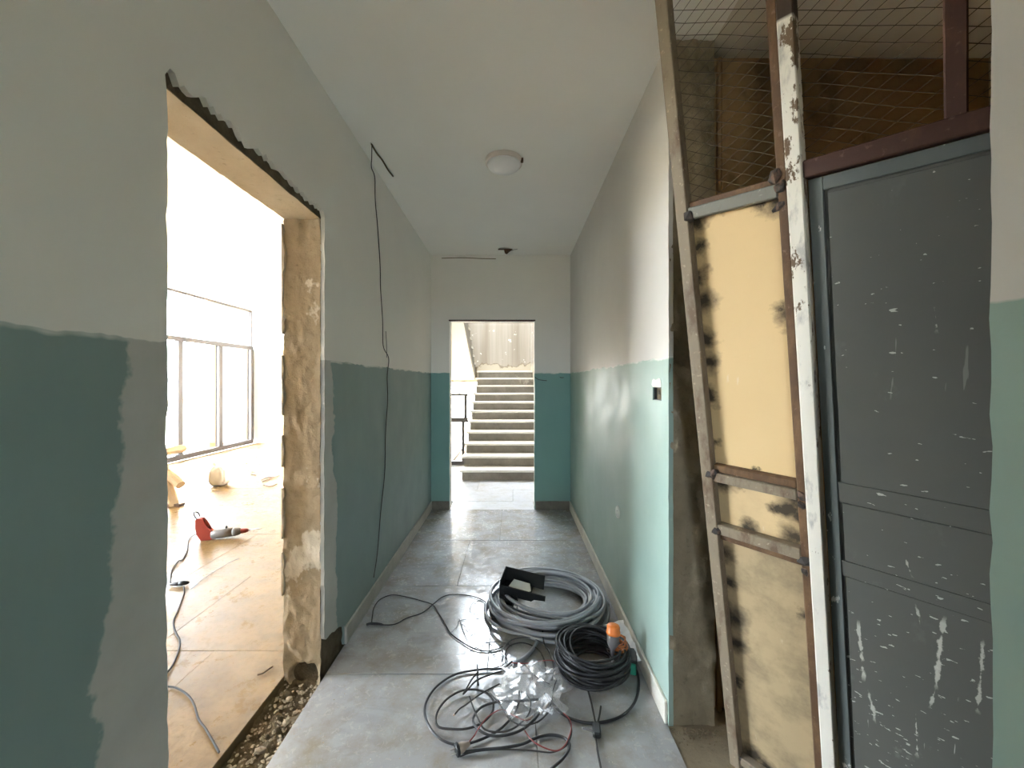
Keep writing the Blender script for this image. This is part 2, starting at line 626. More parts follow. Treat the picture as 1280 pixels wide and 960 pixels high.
def wall_right():
    e = jag((OR1, 0), (OR1, HC), .045, .012, rj, (1, 0), -.003)
    out = e + [(YB, HC), (YB, 0)]
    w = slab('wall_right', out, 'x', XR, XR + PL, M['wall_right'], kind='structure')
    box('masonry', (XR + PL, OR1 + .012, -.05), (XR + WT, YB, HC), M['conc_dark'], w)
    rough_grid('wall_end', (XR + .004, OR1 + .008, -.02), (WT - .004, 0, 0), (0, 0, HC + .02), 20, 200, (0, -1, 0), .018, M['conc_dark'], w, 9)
    c1 = box('cut', (XR - .02, 1.83, 1.415), (XR + .06, 1.945, 1.478), M['conc_dark'])
    boolean_cut(w, [c1])
    # near stretch of the same wall
    e = jag((OR0, HC), (OR0, 0), .045, .010, rj, (-1, 0), -.003)
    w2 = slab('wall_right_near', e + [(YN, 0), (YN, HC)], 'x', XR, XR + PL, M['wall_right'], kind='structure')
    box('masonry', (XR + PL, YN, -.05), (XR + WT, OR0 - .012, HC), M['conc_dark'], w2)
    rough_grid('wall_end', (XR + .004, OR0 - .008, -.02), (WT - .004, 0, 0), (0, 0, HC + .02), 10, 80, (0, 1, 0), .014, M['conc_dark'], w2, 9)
    return w


WR = wall_right()


def wall_back():
    out = [(XL, 0), (BD0, 0)] + jag((BD0, 0), (BD0, BDH), .06, .006, rj, (-1, 0))[1:]
    out += jag((BD0, BDH), (BD1, BDH), .05, .006, rj, (0, 1))[1:] + jag((BD1, BDH), (BD1, 0), .06, .006, rj, (1, 0))[1:]
    out += [(XR, 0), (XR, HC), (XL, HC)]
    w = slab('wall_back', out, 'y', YB, YB + PL, M['wall_back'], kind='structure')
    y0, y1 = YB + PL, YB + .20
    box('masonry', (-2.2, y0, -.05), (BD0 - .006, y1, 3.4), M['room_white'], w)
    box('masonry', (BD1 + .006, y0, -.05), (1.0, y1, 3.4), M['room_white'], w)
    box('masonry', (BD0 - .006, y0, BDH + .006), (BD1 + .006, y1, 3.4), M['room_white'], w)
    # dark steel angle left at the head of the doorway
    box('lintel_angle', (BD0 - .01, YB - .004, BDH - .004), (BD1 + .012, YB + .05, BDH + .012), M['bar_maroon'], w)
    return w


WB = wall_back()
wf = box('wall_front', (XL - WT, YN - .2, -.05), (XR + WT, YN, HC), M['room_white'], kind='structure')
boolean_cut(wf, [box('cut', (-.92, YN - .5, 1.1), (-.27, YN + .3, 1.95), M['room_white'])])
w5 = empty('added_window_5', (-.595, YN - .1, 1.1), kind='structure')  # unseen window added behind the camera to brighten surfaces facing it
for a, b in (((-.325, -.03, 0), (-.29, .03, .85)), ((.29, -.03, 0), (.325, .03, .85)), ((-.29, -.03, 0), (.29, .03, .035)), ((-.29, -.03, .815), (.29, .03, .85))):
    box('frame', a, b, M['alu'], w5)
box('pane', (-.29, -.003, .035), (.29, .003, .815), M['glass'], w5)
cl = box('ceiling', (XL - WT, YN - .2, HC), (XR + WT, YB + .02, HC + .15), M['ceiling'], kind='structure')
cut = slab('cut', [(-.155, 4.47), (-.10, 4.45), (-.03, 4.47), (-.02, 4.52), (-.08, 4.54), (-.14, 4.52)], 'z', HC - .02, HC + .06, M['mortar'])
cut2 = slab('cut', [(-.895, 2.50), (-.885, 2.50), (-.878, 2.62), (-.872, 2.76), (-.868, 2.91), (-.874, 2.915), (-.884, 2.77), (-.889, 2.64)],
            'z', HC - .02, HC + .02, M['mortar'])
boolean_cut(cl, [cut, cut2])

# end-wall and side baseboards
box('baseboard_left', (XL, DL1 + .25, 0), (XL + .014, YB, .10), M['base_grey'], bevel=.003, kind='structure')
box('baseboard_right', (XR - .014, OR1 + .01, 0), (XR, YB, .10), M['base_pale'], bevel=.003, kind='structure')
box('baseboard_back', (XL + .014, YB - .014, 0), (BD0 - .002, YB, .10), M['base_dark'], bevel=.003, kind='structure')
box('baseboard_back', (BD1 + .012, YB - .014, 0), (XR - .014, YB, .10), M['base_dark'], bevel=.003, kind='structure')
rough_grid('exposed_wall_foot', (XL - .012, DL1 + .01, -.01), (0, .25, 0), (0, 0, .19), 16, 12, (1, 0, 0), .012, M['mortar'], WL, 22)

# ------------------------------------------------------------------ floors: tiles as parts
def tile_field(name, rows, mat, z=0.0, gap=.003, thick=.03, bed='grout'):
    """rows: list of (y0, y1, [x edges])"""
    ys = [r[0] for r in rows] + [r[1] for r in rows]
    xs = [x for r in rows for x in r[2]]
    f = box(name, (min(xs), min(ys), z - .06), (max(xs), max(ys), z - .005), M[bed], kind='structure')
    for y0, y1, ex in rows:
        for a, b in zip(ex[:-1], ex[1:]):
            t = box('tile', (a + gap / 2, y0 + gap / 2, z - thick), (b - gap / 2, y1 - gap / 2, z + R.uniform(-.0012, .0006)), mat, f, .0012)
    return f


FL = XL - .0
rows = [(YN, -2.2, [FL, -.1, XR]), (-2.2, -1.38, [FL, -.3, XR]), (-1.38, -.52, [FL, -.2, XR]), (-.52, .33, [FL, .1, XR]), (.33, 1.19, [FL, -.45, XR]), (1.19, 2.06, [FL, .10, XR]),
        (2.06, 2.95, [FL, -.133, XR]), (2.95, 3.80, [FL, -.41, XR]), (3.80, YB, [FL, -.126, XR])]
tile_field('floor', rows, M['tile'])
rows = [(YB, 5.05, [BD0, BD1]), (5.05, 5.6, [-2.2, -.9, 0, .9]), (5.6, 6.5, [-2.2, -1.4, -.5, .4, .9]), (6.5, 7.5, [-2.2, -1.4, -.5, .4, .9])]
tile_field('floor_stairwell', rows, M['stair_tile'], -.001)
RX0 = XL - WT
rows = []
y = -1.2
k = 0
while y < ROOM_Y1:
    y1 = min(y + .86, ROOM_Y1)
    ex = [RX0]
    x = RX0 - (.5 if k % 2 else .86)
    while x > WX:
        ex.append(x)
        x -= .86
    ex.append(WX)
    rows.append((y, y1, sorted(ex)))
    y, k = y1, k + 1
tile_field('floor_side_room', rows, M['room_tile'], -.002, .0009, bed='room_grout')
# concrete under the recess behind the steel gate
box('floor_recess', (XR, 0.0, -.06), (2.2, 1.95, -.004), M['conc_dark'], kind='structure')

# sunken strip of soil in the left doorway
rough_grid('trim_1', (XL - WT, DL0 - .02, -.045), (WT, 0, 0), (0, DL1 - DL0 + .15, 0), 24, 100, (0, 0, 1), .035, M['dirt'], None, 16, kind='structure')
V = []
Fc = []
rr = random.Random(21)


def chunk_geo(c, s, rnd):
    bm = bmesh.new()
    bmesh.ops.create_icosphere(bm, subdivisions=1, radius=1)
    sc = Vector((rnd.uniform(.6, 1.2), rnd.uniform(.6, 1.2), rnd.uniform(.35, .8)))
    q = Matrix.Rotation(rnd.uniform(0, 6.28), 3, 'Z') @ Matrix.Rotation(rnd.uniform(-.6, .6), 3, 'X')
    vs = []
    for v in bm.verts:
        p = Vector(v.co[i] * sc[i] * rnd.uniform(.7, 1.1) for i in range(3))
        vs.append(Vector(c) + (q @ p) * s)
    idx = {v: i for i, v in enumerate(bm.verts)}
    fs = [tuple(idx[v] for v in f.verts) for f in bm.faces]
    bm.free()
    return vs, fs


gs = [chunk_geo((rr.uniform(XL - WT + .015, XL - .012), rr.uniform(DL0, DL1 - .01), -.04 + rr.uniform(-.004, .012)), rr.uniform(.003, .012), rr) for _ in range(420)]
mesh_ob('rubble', *join_geo(gs), M['rubble'], label='loose grey-brown rubble and grit in the broken doorway threshold', cat='rubble', kind='stuff')
for (cx_, cy_, sz, lab) in ((-1.08, 1.93, .024, 'pale stone chunk in the doorway trench just below the hole in the reveal'),
                            (-1.02, 1.80, .020, 'whitish mortar chunk in the doorway trench near the corridor tile edge'),
                            (-1.05, 1.66, .026, 'largest brownish stone chunk midway along the doorway trench'),
                            (-1.11, 1.58, .018, 'small reddish-brown chunk at the room side of the doorway trench')):
    v, f = chunk_geo((cx_, cy_, -.028), sz, rr)
    mesh_ob('stone_chunk', v, f, M['rubble'], label=lab, cat='stone', group='stone chunks in the doorway threshold')
gs = []
for _ in range(260):
    y = rr.uniform(1.4, 4.4)
    x = rr.uniform(XL + .02, XR - .02) if rr.random() < .45 else XL + abs(rr.gauss(0, .16)) + .01
    if x > XR - .02: continue
    s = rr.uniform(.001, .0035)
    gs.append(chunk_geo((x, y, s * .4), s, rr))
mesh_ob('floor_grit', *join_geo(gs), M['rubble'], label='fine plaster crumbs scattered over the corridor tiles', cat='grit', kind='stuff')
gs = []
for _ in range(160):
    sz = rr.uniform(.001, .006)
    gs.append(chunk_geo((XR + rr.uniform(0, .2), OR1 - abs(rr.gauss(0, .035)) - .012, sz * .4), sz, rr))
mesh_ob('recess_debris', *join_geo(gs), M['dirt'], label='brown mortar crumbs along the foot of the bare wall end by the gate', cat='debris', kind='stuff')

# ------------------------------------------------------------------ side room shell
box('wall_room_far', (WX - .2, ROOM_Y1, -.06), (-2.2, ROOM_Y1 + .2, ROOM_H), M['room_white'], kind='structure')
box('wall_room_near', (WX - .2, -1.4, -.06), (RX0, -1.2, ROOM_H), M['room_white'], kind='structure')
box('ceiling_room', (WX - .2, -1.4, ROOM_H), (RX0, ROOM_Y1 + .2, ROOM_H + .15), M['room_white'], kind='structure')
box('wall_room_window', (WX - .2, -1.2, 3.27), (WX, ROOM_Y1, ROOM_H), M['room_white'], kind='structure')
box('wall_room_unseen_pier', (WX - .2, 3.1, -.06), (WX, 6.58, 3.27), M['room_white'], kind='structure')  # unseen pier, placed to shield the near right wall from window light
box('wall_room_upper', (RX0, -1.4, HC), (XL, YB + .2, ROOM_H), M['room_white'], kind='structure')
box('wall_room_stair', (-2.4, YB, -.06), (-2.2, ROOM_Y1, 6.5), M['room_white'], kind='structure')
box('wall_room_return', (-2.2, YB + .0, -.06), (RX0 + .0, YB + .02, ROOM_H), M['room_white'], kind='structure')


def window_room(nm, ystart, count, top=3.26):
    w = empty(nm, (WX - .06, 0, 0), kind='structure')
    ys = [ystart - 1.06 * k for k in range(count + 1)]
    y0, y1 = ys[-1], ys[0]
    T = .055

    def part(n, lo, hi, m=M['alu']):
        return box(n, lo, hi, m, w, .004)
    part('sill_rail', (-.05, y0 - .03, 0), (.05, y1 + .03, .10))
    part('transom', (-.05, y0 - .03, 2.30), (.05, y1 + .03, 2.385))
    part('head_rail', (-.03, y0 - .03, top - .04), (.03, y1 + .03, top))
    for i, yy in enumerate(ys):
        part('mullion', (-.05, yy - T, .10), (.05, yy + T, 2.30))
        if i % 3 == 0 or i == count:
            part('upper_mullion', (-.03, yy - .022, 2.385), (.03, yy + .022, top - .04))
    for a, b in zip(ys[1:], ys[:-1]):
        part('pane', (-.003, a + T, .10), (.003, b - T, 2.30), M['glass'])
    for i in range(0, count, 3):
        part('pane', (-.003, ys[min(i + 3, count)] + .022, 2.385), (.003, ys[i] - .022, top - .04), M['glass'])
    return w


window_room('window_1', 9.83, 3)
window_room('unseen_window_4', 3.04, 2, 2.74)  # unseen second window, placed and sized for light on gate and right wall
box('wall_room_added_head', (WX - .2, .86, 2.75), (WX, 3.1, 3.27), M['room_white'], kind='structure')  # unseen wall added to block light from the upper part of the window
box('wall_room_unseen_pier', (WX - .2, -1.2, -.06), (WX, .86, 3.27), M['room_white'], kind='structure')  # unseen stretch that narrows the window to dim the right wall
box('ground', (-40, -30, -.2), (30, 60, -.075), M['ground'], kind='structure')

# ------------------------------------------------------------------ recess behind the gate
box('wall_recess_far', (XR + WT, 1.85, -.06), (2.4, 2.0, HC), M['alcove'], kind='structure')
box('wall_recess_side', (2.2, -.2, -.06), (2.4, 1.85, HC), M['alcove'], kind='structure')
box('wall_recess_near', (XR + WT, -.2, -.06), (2.2, 0.0, HC), M['alcove'], kind='structure')
box('ceiling_recess', (XR + WT, -.2, HC), (2.4, 2.0, HC + .15), M['alcove_ceiling'], kind='structure')
tube('conduit_pipe', [(.945, 1.83, .0), (.945, 1.83, 1.5), (.945, 1.83, 2.98)], .012, M['alcove'], n=2,
     label='thin vertical conduit on the dark recess wall behind the wire mesh', cat='pipe')

# ------------------------------------------------------------------ stairwell
RISE, TREAD, SY0, SXL, SXR = .16, .29, 6.10, -.80, .45
NST = 11


def flight_up():
    s = empty('stair_flight', (0, SY0, 0), 'pale stone stair flight rising beyond the end doorway', 'stairs')
    for i in range(NST):
        y0 = i * TREAD
        z = (i + 1) * RISE
        last = i == NST - 1
        box('riser', (SXL + .02, y0 + .03, 0), (SXR - .006, y0 + TREAD + .03, z - .035), M['stair'], s)
        box('tread', (SXL - .012, y0, z - .035), (SXR - .006, y0 + (1.1 if last else TREAD + .03), z), M['tread'], s, .005)
    return s


flight_up()
# half landing and return flight climbing back towards the corridor
LY = SY0 + (NST - 1) * TREAD
box('landing_slab', (-2.2, LY + .05, 1.56), (SXL - .012, 10.1, 1.76), M['stair'], kind='structure')


def flight_return():
    x0, x1 = -2.18, -.87
    s = empty('return_stair_flight', (0, 0, 0), 'upper stair flight with plastered underside climbing back above the yard opening', 'stairs')
    n = 11
    prof_t = []
    y, z = LY + .05, 1.76
    for i in range(n):
        prof_t += [(y, z), (y, z + .155)]
        z += .155
        y -= TREAD
    prof_t.append((y, z))
    low = [(y, z - .30), (LY + .05, 1.76 - .20)]
    slab('sloped_slab', prof_t + low, 'x', x0, x1, M['room_white'], s)
    side = [(yy, zz - .02) for yy, zz in prof_t] + low
    slab('side_string', side, 'x', x1, x1 + .025, M['base_dark'], s)
    y, z = LY + .05, 1.76
    for i in range(n):
        z += .155
        box('tread', (x0, y - TREAD - .0, z - .01), (x1 + .035, y + .02, z + .022), M['tread'], s)
        y -= TREAD
    box('newel_block', (x1 - .06, LY + .0, 1.60), (x1 + .055, LY + .12, 1.84), M['mortar'], s)
    return y, z


uy, uz = flight_return()
box('landing_upper', (-2.2, YB + .2, uz - .2), (.9, uy + .02, uz), M['stair'], kind='structure')

# stairwell walls
box('wall_stair_right', (SXR, YB + .2, -.06), (SXR + .2, 10.3, 6.5), M['stair_wall'], kind='structure')
wf = box('wall_stair_far', (-2.2, 10.1, 1.5), (SXR, 10.3, 6.5), M['stair_wall'], kind='structure')
c1 = box('cut', (-1.4, 10.0, 4.2), (0.0, 10.5, 5.9), M['stair_wall'])
boolean_cut(wf, [c1])
box('wall_stair_upper', (-2.2, YB, 3.4), (1.0, YB + .2, 6.5), M['room_white'], kind='structure')
box('ceiling_stairwell', (-2.4, YB, 6.5), (1.0, 7.9, 6.65), M['room_white'], kind='structure')
box('ceiling_stairwell', (SXR, 7.9, 6.5), (1.0, 10.4, 6.65), M['room_white'], kind='structure')
box('ceiling_stairwell', (-2.4, 9.55, 6.5), (SXR, 10.4, 6.65), M['room_white'], kind='structure')
w3 = empty('added_skylight', (0, 0, 6.56), kind='structure')  # unseen skylight, put in to brighten the stairwell
for k in range(3):
    box('glazing_bar', (-2.4, 7.9 + k * .82 - .03, -.04), (SXR, 7.9 + k * .82 + .03, .04), M['alu'], w3)
for k in range(2):
    box('pane', (-2.4, 7.93 + k * .82, -.004), (SXR, 8.69 + k * .82, .004), M['glass'], w3)
w2 = empty('window_2', (0, 10.2, 0), kind='structure')
for a, b, n in (((-1.4, -.03, 4.2), (-1.35, .03, 5.9), 'frame'), ((-.05, -.03, 4.2), (0, .03, 5.9), 'frame'), ((-1.35, -.03, 4.2), (-.05, .03, 4.25), 'frame'),
                ((-1.35, -.03, 5.85), (-.05, .03, 5.9), 'frame'), ((-.725, -.03, 4.25), (-.675, .03, 5.85), 'mullion')):
    box(n, a, b, M['alu'], w2, .004)
box('pane', (-1.35, -.003, 4.25), (-.725, .003, 5.85), M['glass'], w2)
box('pane', (-.675, -.003, 4.25), (-.05, .003, 5.85), M['glass'], w2)

# steel balustrade closing the passage beside the stairs
rb = empty('steel_balustrade', (0, 7.3, 0), 'thin grey steel balustrade left of the stairs in front of the bright yard', 'balustrade')
box('top_rail', (-2.15, -.025, 1.25), (-.815, .025, 1.30), M['rail_steel'], rb, .003)
box('middle_rail', (-2.15, -.03, .77), (-.815, .03, .86), M['rail_steel'], rb, .004)
box('bottom_rail', (-2.15, -.03, .0), (-.86, .03, .07), M['rail_steel'], rb, .004)
for x in (-.86, -1.45, -2.13):
    box('post', (x - .028, -.025, .86), (x + .028, .025, 1.25), M['rail_steel'], rb, .003)
    box('lower_post', (x - .07, -.025, .07), (x - .02, .025, .77), M['rail_steel'], rb, .003)

# ------------------------------------------------------------------ leaning steel gate in the recess opening
GA = Vector((.883, 1.572, .02))
gu = Vector((.902, -1, -.072)).normalized()
gw = Vector((-.164, -.139, 1))
gw = (gw - gu * gw.dot(gu)).normalized()
gn = gu.cross(gw)                                       # towards the corridor
SK = .056                                               # the frame is racked out of square
GATE = empty('steel_gate', (0, 0, 0), 'tall rusty steel gate with grey door leaf leaning in the right-hand recess', 'gate')
GATE.matrix_world = Matrix(((gu.x, gw.x, gn.x, GA.x), (gu.y, gw.y, gn.y, GA.y), (gu.z, gw.z, gn.z, GA.z), (0, 0, 0, 1)))


def gbox(name, s0, s1, t0, t1, d0, d1, mat, parent=GATE, bevel=.003, bm=None):
    own = bm is None
    bm = bm or bmesh.new()
    vs = bm_box(bm, (s0, t0, d0), (s1, t1, d1), bevel if own else 0)
    if own:
        for v in bm.verts: v.co.x -= SK * v.co.y
        return from_bm(name, bm, mat, parent)


TOP = 2.78
SE = .80                                                # far edge hidden behind the near wall
gbox('side_bar', -.023, .015, -.03, TOP, -.02, .02, M['bar_grey'])
gbox('inner_bar', .258, .281, -.0, TOP, -.022, .012, M['bar_rust'])
gbox('centre_post', .283, .319, -.0, TOP, -.02, .03, M['post_white'])
for (t0, t1, m1, m2) in ((2.043, 2.078, 'bar_slate', 'bar_rust'), (1.163, 1.196, 'bar_grey', 'bar_rust'), (.965, 1.003, 'bar_grey', 'bar_rust'), (.0, .036, 'bar_grey', 'bar_rust'), (2.74, 2.78, 'bar_rust', 'bar_rust')):
    gbox('cross_bar', .015, .258, t0, t1, -.016, .016, M[m1])
gbox('cross_bar_lip', .015, .258, 2.078, 2.096, -.03, .004, M['bar_rust'])
gbox('cross_bar_lip', .015, .258, 1.196, 1.222, -.03, .004, M['bar_rust'])
gbox('cross_bar_lip', .015, .258, .940, .965, -.03, .004, M['bar_rust'])

# plywood sheets behind the bars with scorch marks from the torch
def scorched(name, a, b, spots, dust=0.0):
    g = N(name)
    c = g.mix(g.noise(3, 6, .6), a, b)
    if dust:
        c = g.mix(g.ramp(g.noise(6, 7, .65), .42, .62, 0, dust), c, (.20, .155, .095))
    fine = g.noise(60, 3, .6, g.mapped((1, .2, 1)))
    c = g.mix(g.ramp(fine, .7, .74, 0, .35), c, (.62, .54, .40))
    wob = g.ramp(g.noise(17, 6, .62), .25, .75, -.028, .028)
    tot = None
    for (s, t, r) in spots:
        d = g.math('ADD', g.dist((s - SK * t, t, -.018)), wob)
        k = g.ramp(d, r * .15, r * 1.15, 1, 0)
        tot = k if tot is None else g.math('MAXIMUM', tot, k)
    c = g.mix(g.math('MULTIPLY', tot, .93), c, (.012, .009, .007))
    return g.done(c, .62, spec=.3)


up_spots = [(.02, 2.04, .04), (.06, 2.05, .035), (.10, 2.045, .02), (.25, 2.04, .05), (.215, 2.05, .03), (.018, 1.86, .035), (.02, 1.78, .05), (.018, 1.66, .04), (.02, 1.58, .045), (.018, 1.46, .03),
            (.255, 1.72, .045), (.24, 1.74, .03), (.018, 1.3, .025), (.018, 1.95, .03), (.14, 1.225, .012)]
mid_spots = [(.03, 1.16, .055), (.08, 1.165, .03), (.25, 1.15, .07), (.225, 1.115, .05), (.26, 1.09, .05), (.24, 1.02, .055), (.10, 1.0, .035), (.195, 1.105, .03)]
low_spots = [(.018, .88, .045), (.03, .62, .06), (.03, .52, .055), (.05, .05, .05), (.1, .03, .05), (.02, .36, .025), (.25, .75, .03), (.02, .76, .03)]
gbox('upper_panel', .012, .262, 1.19, 2.06, -.030, -.018, scorched('scorched_board_upper', (.54, .385, .195), (.61, .445, .24), up_spots), bevel=0)
gbox('middle_panel', .012, .262, .975, 1.18, -.030, -.018, scorched('scorched_board_middle', (.52, .375, .20), (.59, .44, .25), mid_spots, .25), bevel=0)
gbox('lower_panel', .012, .262, .02, .96, -.030, -.018, scorched('dusty_board_lower', (.33, .245, .14), (.45, .34, .20), low_spots, .8), bevel=0)

# weld lumps at the joints
rw = random.Random(5)
for (s, t, k) in ((.012, 2.05, .024), (.262, 2.07, .03), (.262, 2.02, .02), (.255, 2.10, .022), (.012, 1.19, .026), (.268, 1.18, .026), (.27, 1.15, .02), (.012, .975, .026), (.272, .965, .03), (.266, .93, .02), (.012, .02, .02), (-.003, 2.33, .02)):
    v, f = chunk_geo((s - SK * t, t, .01), k, rw)
    mesh_ob('weld_lump', v, f, M['weld'], GATE, smooth=False)

# diamond wire mesh filling the top
def mesh_field(s0, s1, t0, t1, pitch, ang, rad, d):
    parts = []
    for sg in (1, -1):
        dx, dy = math.cos(ang), sg * math.sin(ang)
        nx, ny = -dy, dx
        corners = [(s0, t0), (s0, t1), (s1, t0), (s1, t1)]
        lo = min(nx * a + ny * b for a, b in corners)
        hi = max(nx * a + ny * b for a, b in corners)
        c = lo + pitch * .5
        while c < hi:
            # clip the line n.p = c to the rectangle
            px, py = nx * c, ny * c
            ta, tb = -9, 9
            for p0, dd, l, h in ((px, dx, s0, s1), (py, dy, t0, t1)):
                q0, q1 = (l - p0) / dd, (h - p0) / dd
                if q0 > q1: q0, q1 = q1, q0
                ta, tb = max(ta, q0), min(tb, q1)
            if tb - ta > .01:
                pts = []
                n = max(2, int((tb - ta) / .05))
                for i in range(n + 1):
                    t = ta + (tb - ta) * i / n
                    a, b = px + dx * t, py + dy * t
                    wv = .0012 * math.sin(a * 31 + c * 7) + .0009 * math.sin(b * 43 + c * 11)
                    pts.append(Vector((a - SK * b, b + wv, d + sg * rad * .5 + wv * .6)))
                parts.append(tube_geo(pts, rad, 4, False))
            c += pitch
    return join_geo(parts)


V, Fc = mesh_field(.0, .27, 2.08, 2.76, .029, math.radians(29), .0008, -.012)
mesh_ob('wire_mesh', V, Fc, M['wire_mesh'], GATE, kind='stuff')
V, Fc = mesh_field(.31, SE, 2.10, 2.76, .029, math.radians(29), .0008, -.012)
mesh_ob('wire_mesh', V, Fc, M['wire_mesh'], GATE, kind='stuff')
gbox('stile', .567, .602, 2.11, 2.76, -.02, .014, M['bar_maroon'])
gbox('head_bar', .319, SE, 2.072, 2.116, -.02, .022, M['bar_maroon'])
gbox('head_bar', .319, SE, 2.74, 2.78, -.02, .022, M['bar_maroon'])

# grey sheet-steel door leaf
STREAKS = [(.507, .928, .503, .705, .0055), (.503, .705, .495, .637, .004), (.428, 1.071, .445, 1.015, .003), (.456, .936, .466, .88, .004), (.342, .822, .359, .627, .0045),
           (.575, .899, .577, .686, .0045), (.453, 1.718, .461, 1.662, .0035), (.47, .595, .479, .457, .003), (.37, .60, .39, .5, .005)]
g = N('chipped_charcoal_door_paint')
x_, y_, z_ = g.xyz()
c = g.mix(g.noise(2.2, 5, .6), (.078, .079, .071), (.104, .105, .094))
lowm = g.ramp(y_, .5, 1.25, 1, 0)
sp1 = g.noise(34, 3, .5, g.mapped((1, 2.3, 1), rot=(0, 0, .25)))
thr = g.math('SUBTRACT', sp1, g.math('MULTIPLY', lowm, .045))
c = g.mix(g.ramp(g.math('ADD', sp1, g.math('MULTIPLY', lowm, .05)), .705, .715, 0, .8), c, (.52, .51, .47))
sp2 = g.noise(13, 4, .55, g.mapped((2.6, .20, 1), (1.3, .4, 0), (0, 0, -.05)))
c = g.mix(g.math('MULTIPLY', g.ramp(sp2, .685, .70, 0, .8), g.ramp(lowm, .0, .6, .3, 1)), c, (.46, .45, .42))
sm = g.noise(9, 5, .7, g.mapped((1, .6, 1), (5, 2, 0)))
c = g.mix(g.math('MULTIPLY', g.ramp(sm, .62, .72, 0, .45), g.ramp(y_, .2, .8, 1, .25)), c, (.30, .30, .285))
for (s0, t0, s1, t1, wd) in STREAKS:
    k = (s1 - s0) / (t1 - t0)
    dx = g.math('ABSOLUTE', g.math('SUBTRACT', x_, g.math('ADD', g.math('MULTIPLY', g.math('SUBTRACT', y_, t0), k), s0)))
    dx = g.math('ADD', dx, g.ramp(g.noise(60, 4, .6, g.mapped((1, .5, 1))), .3, .7, -.004, .006))
    lo_, hi_ = min(t0, t1), max(t0, t1)
    m_ = g.math('MULTIPLY', g.ramp(y_, lo_ - .004, lo_ + .02), g.ramp(y_, hi_ - .02, hi_ + .004, 1, 0))
    c = g.mix(g.math('MULTIPLY', m_, g.ramp(dx, wd * .5, wd, .9, 0)), c, (.46, .445, .40))
g.bump(g.noise(20, 4), .05, .004)
DOOR = g.done(c, g.ramp(g.noise(5, 5), .3, .7, .38, .6), spec=.4)
g = N('chipped_slate_frame_paint')
c = g.mix(g.noise(3, 5, .6), (.085, .098, .095), (.125, .138, .132))
sp = g.noise(16, 6, .62, g.mapped((1.6, .7, 1)))
c = g.mix(g.ramp(sp, .64, .66, 0, .85), c, (.58, .57, .53))
DOORF = g.done(c, .5, spec=.4)

leaf = empty('door_leaf')
leaf.parent = GATE
T0 = -.0


def lbox(name, s0, s1, t0, t1, d0, d1, m, bev=.002):
    return gbox(name, s0, s1, t0, t1, d0, d1, m, leaf, bev)


lbox('sheet', .325, SE - .005, T0 + .02, 2.068, -.012, -.004, DOOR, 0)
lbox('stile', .325, .356, T0, 2.068, -.004, .006, DOORF)
lbox('top_rail', .356, SE - .005, 2.034, 2.068, -.004, .006, DOORF)
for (t0, t1) in ((1.2445, 2.026), (1.0035, 1.1815), (.06, .9525)):
    lbox('raised_panel', .364, SE - .03, t0, t1, -.004, .003, DOOR, .001)
for (t0, t1) in ((1.184, 1.243), (.954, 1.002)):
    lbox('lock_rail', .356, SE - .005, t0, t1, -.004, .0034, DOOR, .0008)

# ------------------------------------------------------------------ wall fittings
jb = empty('junction_box', (XR + .02, 1.8875, 1.4465), 'small black open socket box sunk in the green right wall', 'socket box')
bm = bmesh.new()
for lo, hi in (((.028, -.052, -.028), (.034, .052, .028)), ((-.014, -.055, -.030), (.034, -.051, .030)), ((-.014, .051, -.030), (.034, .055, .030)),
               ((-.014, -.052, -.0305), (.034, .052, -.0275)), ((-.014, -.052, .0275), (.034, .052, .0305))):
    bm_box(bm, lo, hi)
from_bm('box_shell', bm, M['black_plastic'], jb)
tube('stub_wire', [(.026, .02, .01), (.005, .024, .016), (-.006, .018, .004), (.01, .01, -.008)], .002, M['plug_grey'], jb)
tube('stub_wire', [(.026, -.01, .0), (.004, -.012, .008), (-.002, -.02, -.006)], .002, M['socket'], jb)
o = [(1.835, 1.478), (1.94, 1.478)] + [(1.955, 1.49), (1.945, 1.512), (1.93, 1.517), (1.90, 1.511), (1.86, 1.519), (1.84, 1.514), (1.832, 1.49)]
slab('plaster_patch', o, 'x', XR - .002, XR + .002, M['room_white'], WR)

sk = empty('wall_socket', (XR, 2.576, .665), 'pale round wall socket low on the green right wall', 'socket')
Rm = Matrix.Rotation(math.radians(-90), 4, 'Y')
v, f = lathe_geo([(.040, -.001), (.040, .005), (.036, .010), (.030, .010), (.028, .006)], 20, Rm)
mesh_ob('cover_plate', v, f, M['socket'], sk, smooth=False)
v, f = lathe_geo([(.012, .006), (.012, .014), (.006, .016)], 12, Rm)
mesh_ob('socket_insert', v, f, M['socket'], sk)

# lamp
lamp = empty('ceiling_lamp', (-.06, 2.70, HC), 'round white dome ceiling lamp, unlit, in the corridor ceiling', 'lamp')
v, f = lathe_geo([(.124, 0), (.126, -.012), (.124, -.026), (.116, -.030)][::-1], 40)
mesh_ob('base_ring', v, f, M['lamp_rim'], lamp, smooth=False)
v, f = lathe_geo([(.005, -.072), (.05, -.069), (.085, -.060), (.106, -.046), (.114, -.028)], 40)
mesh_ob('diffuser', v, f, M['opal'], lamp, smooth=True)
box('clip', (.112, -.045, -.034), (.130, -.025, -.006), M['bar_rust'], lamp, .002)

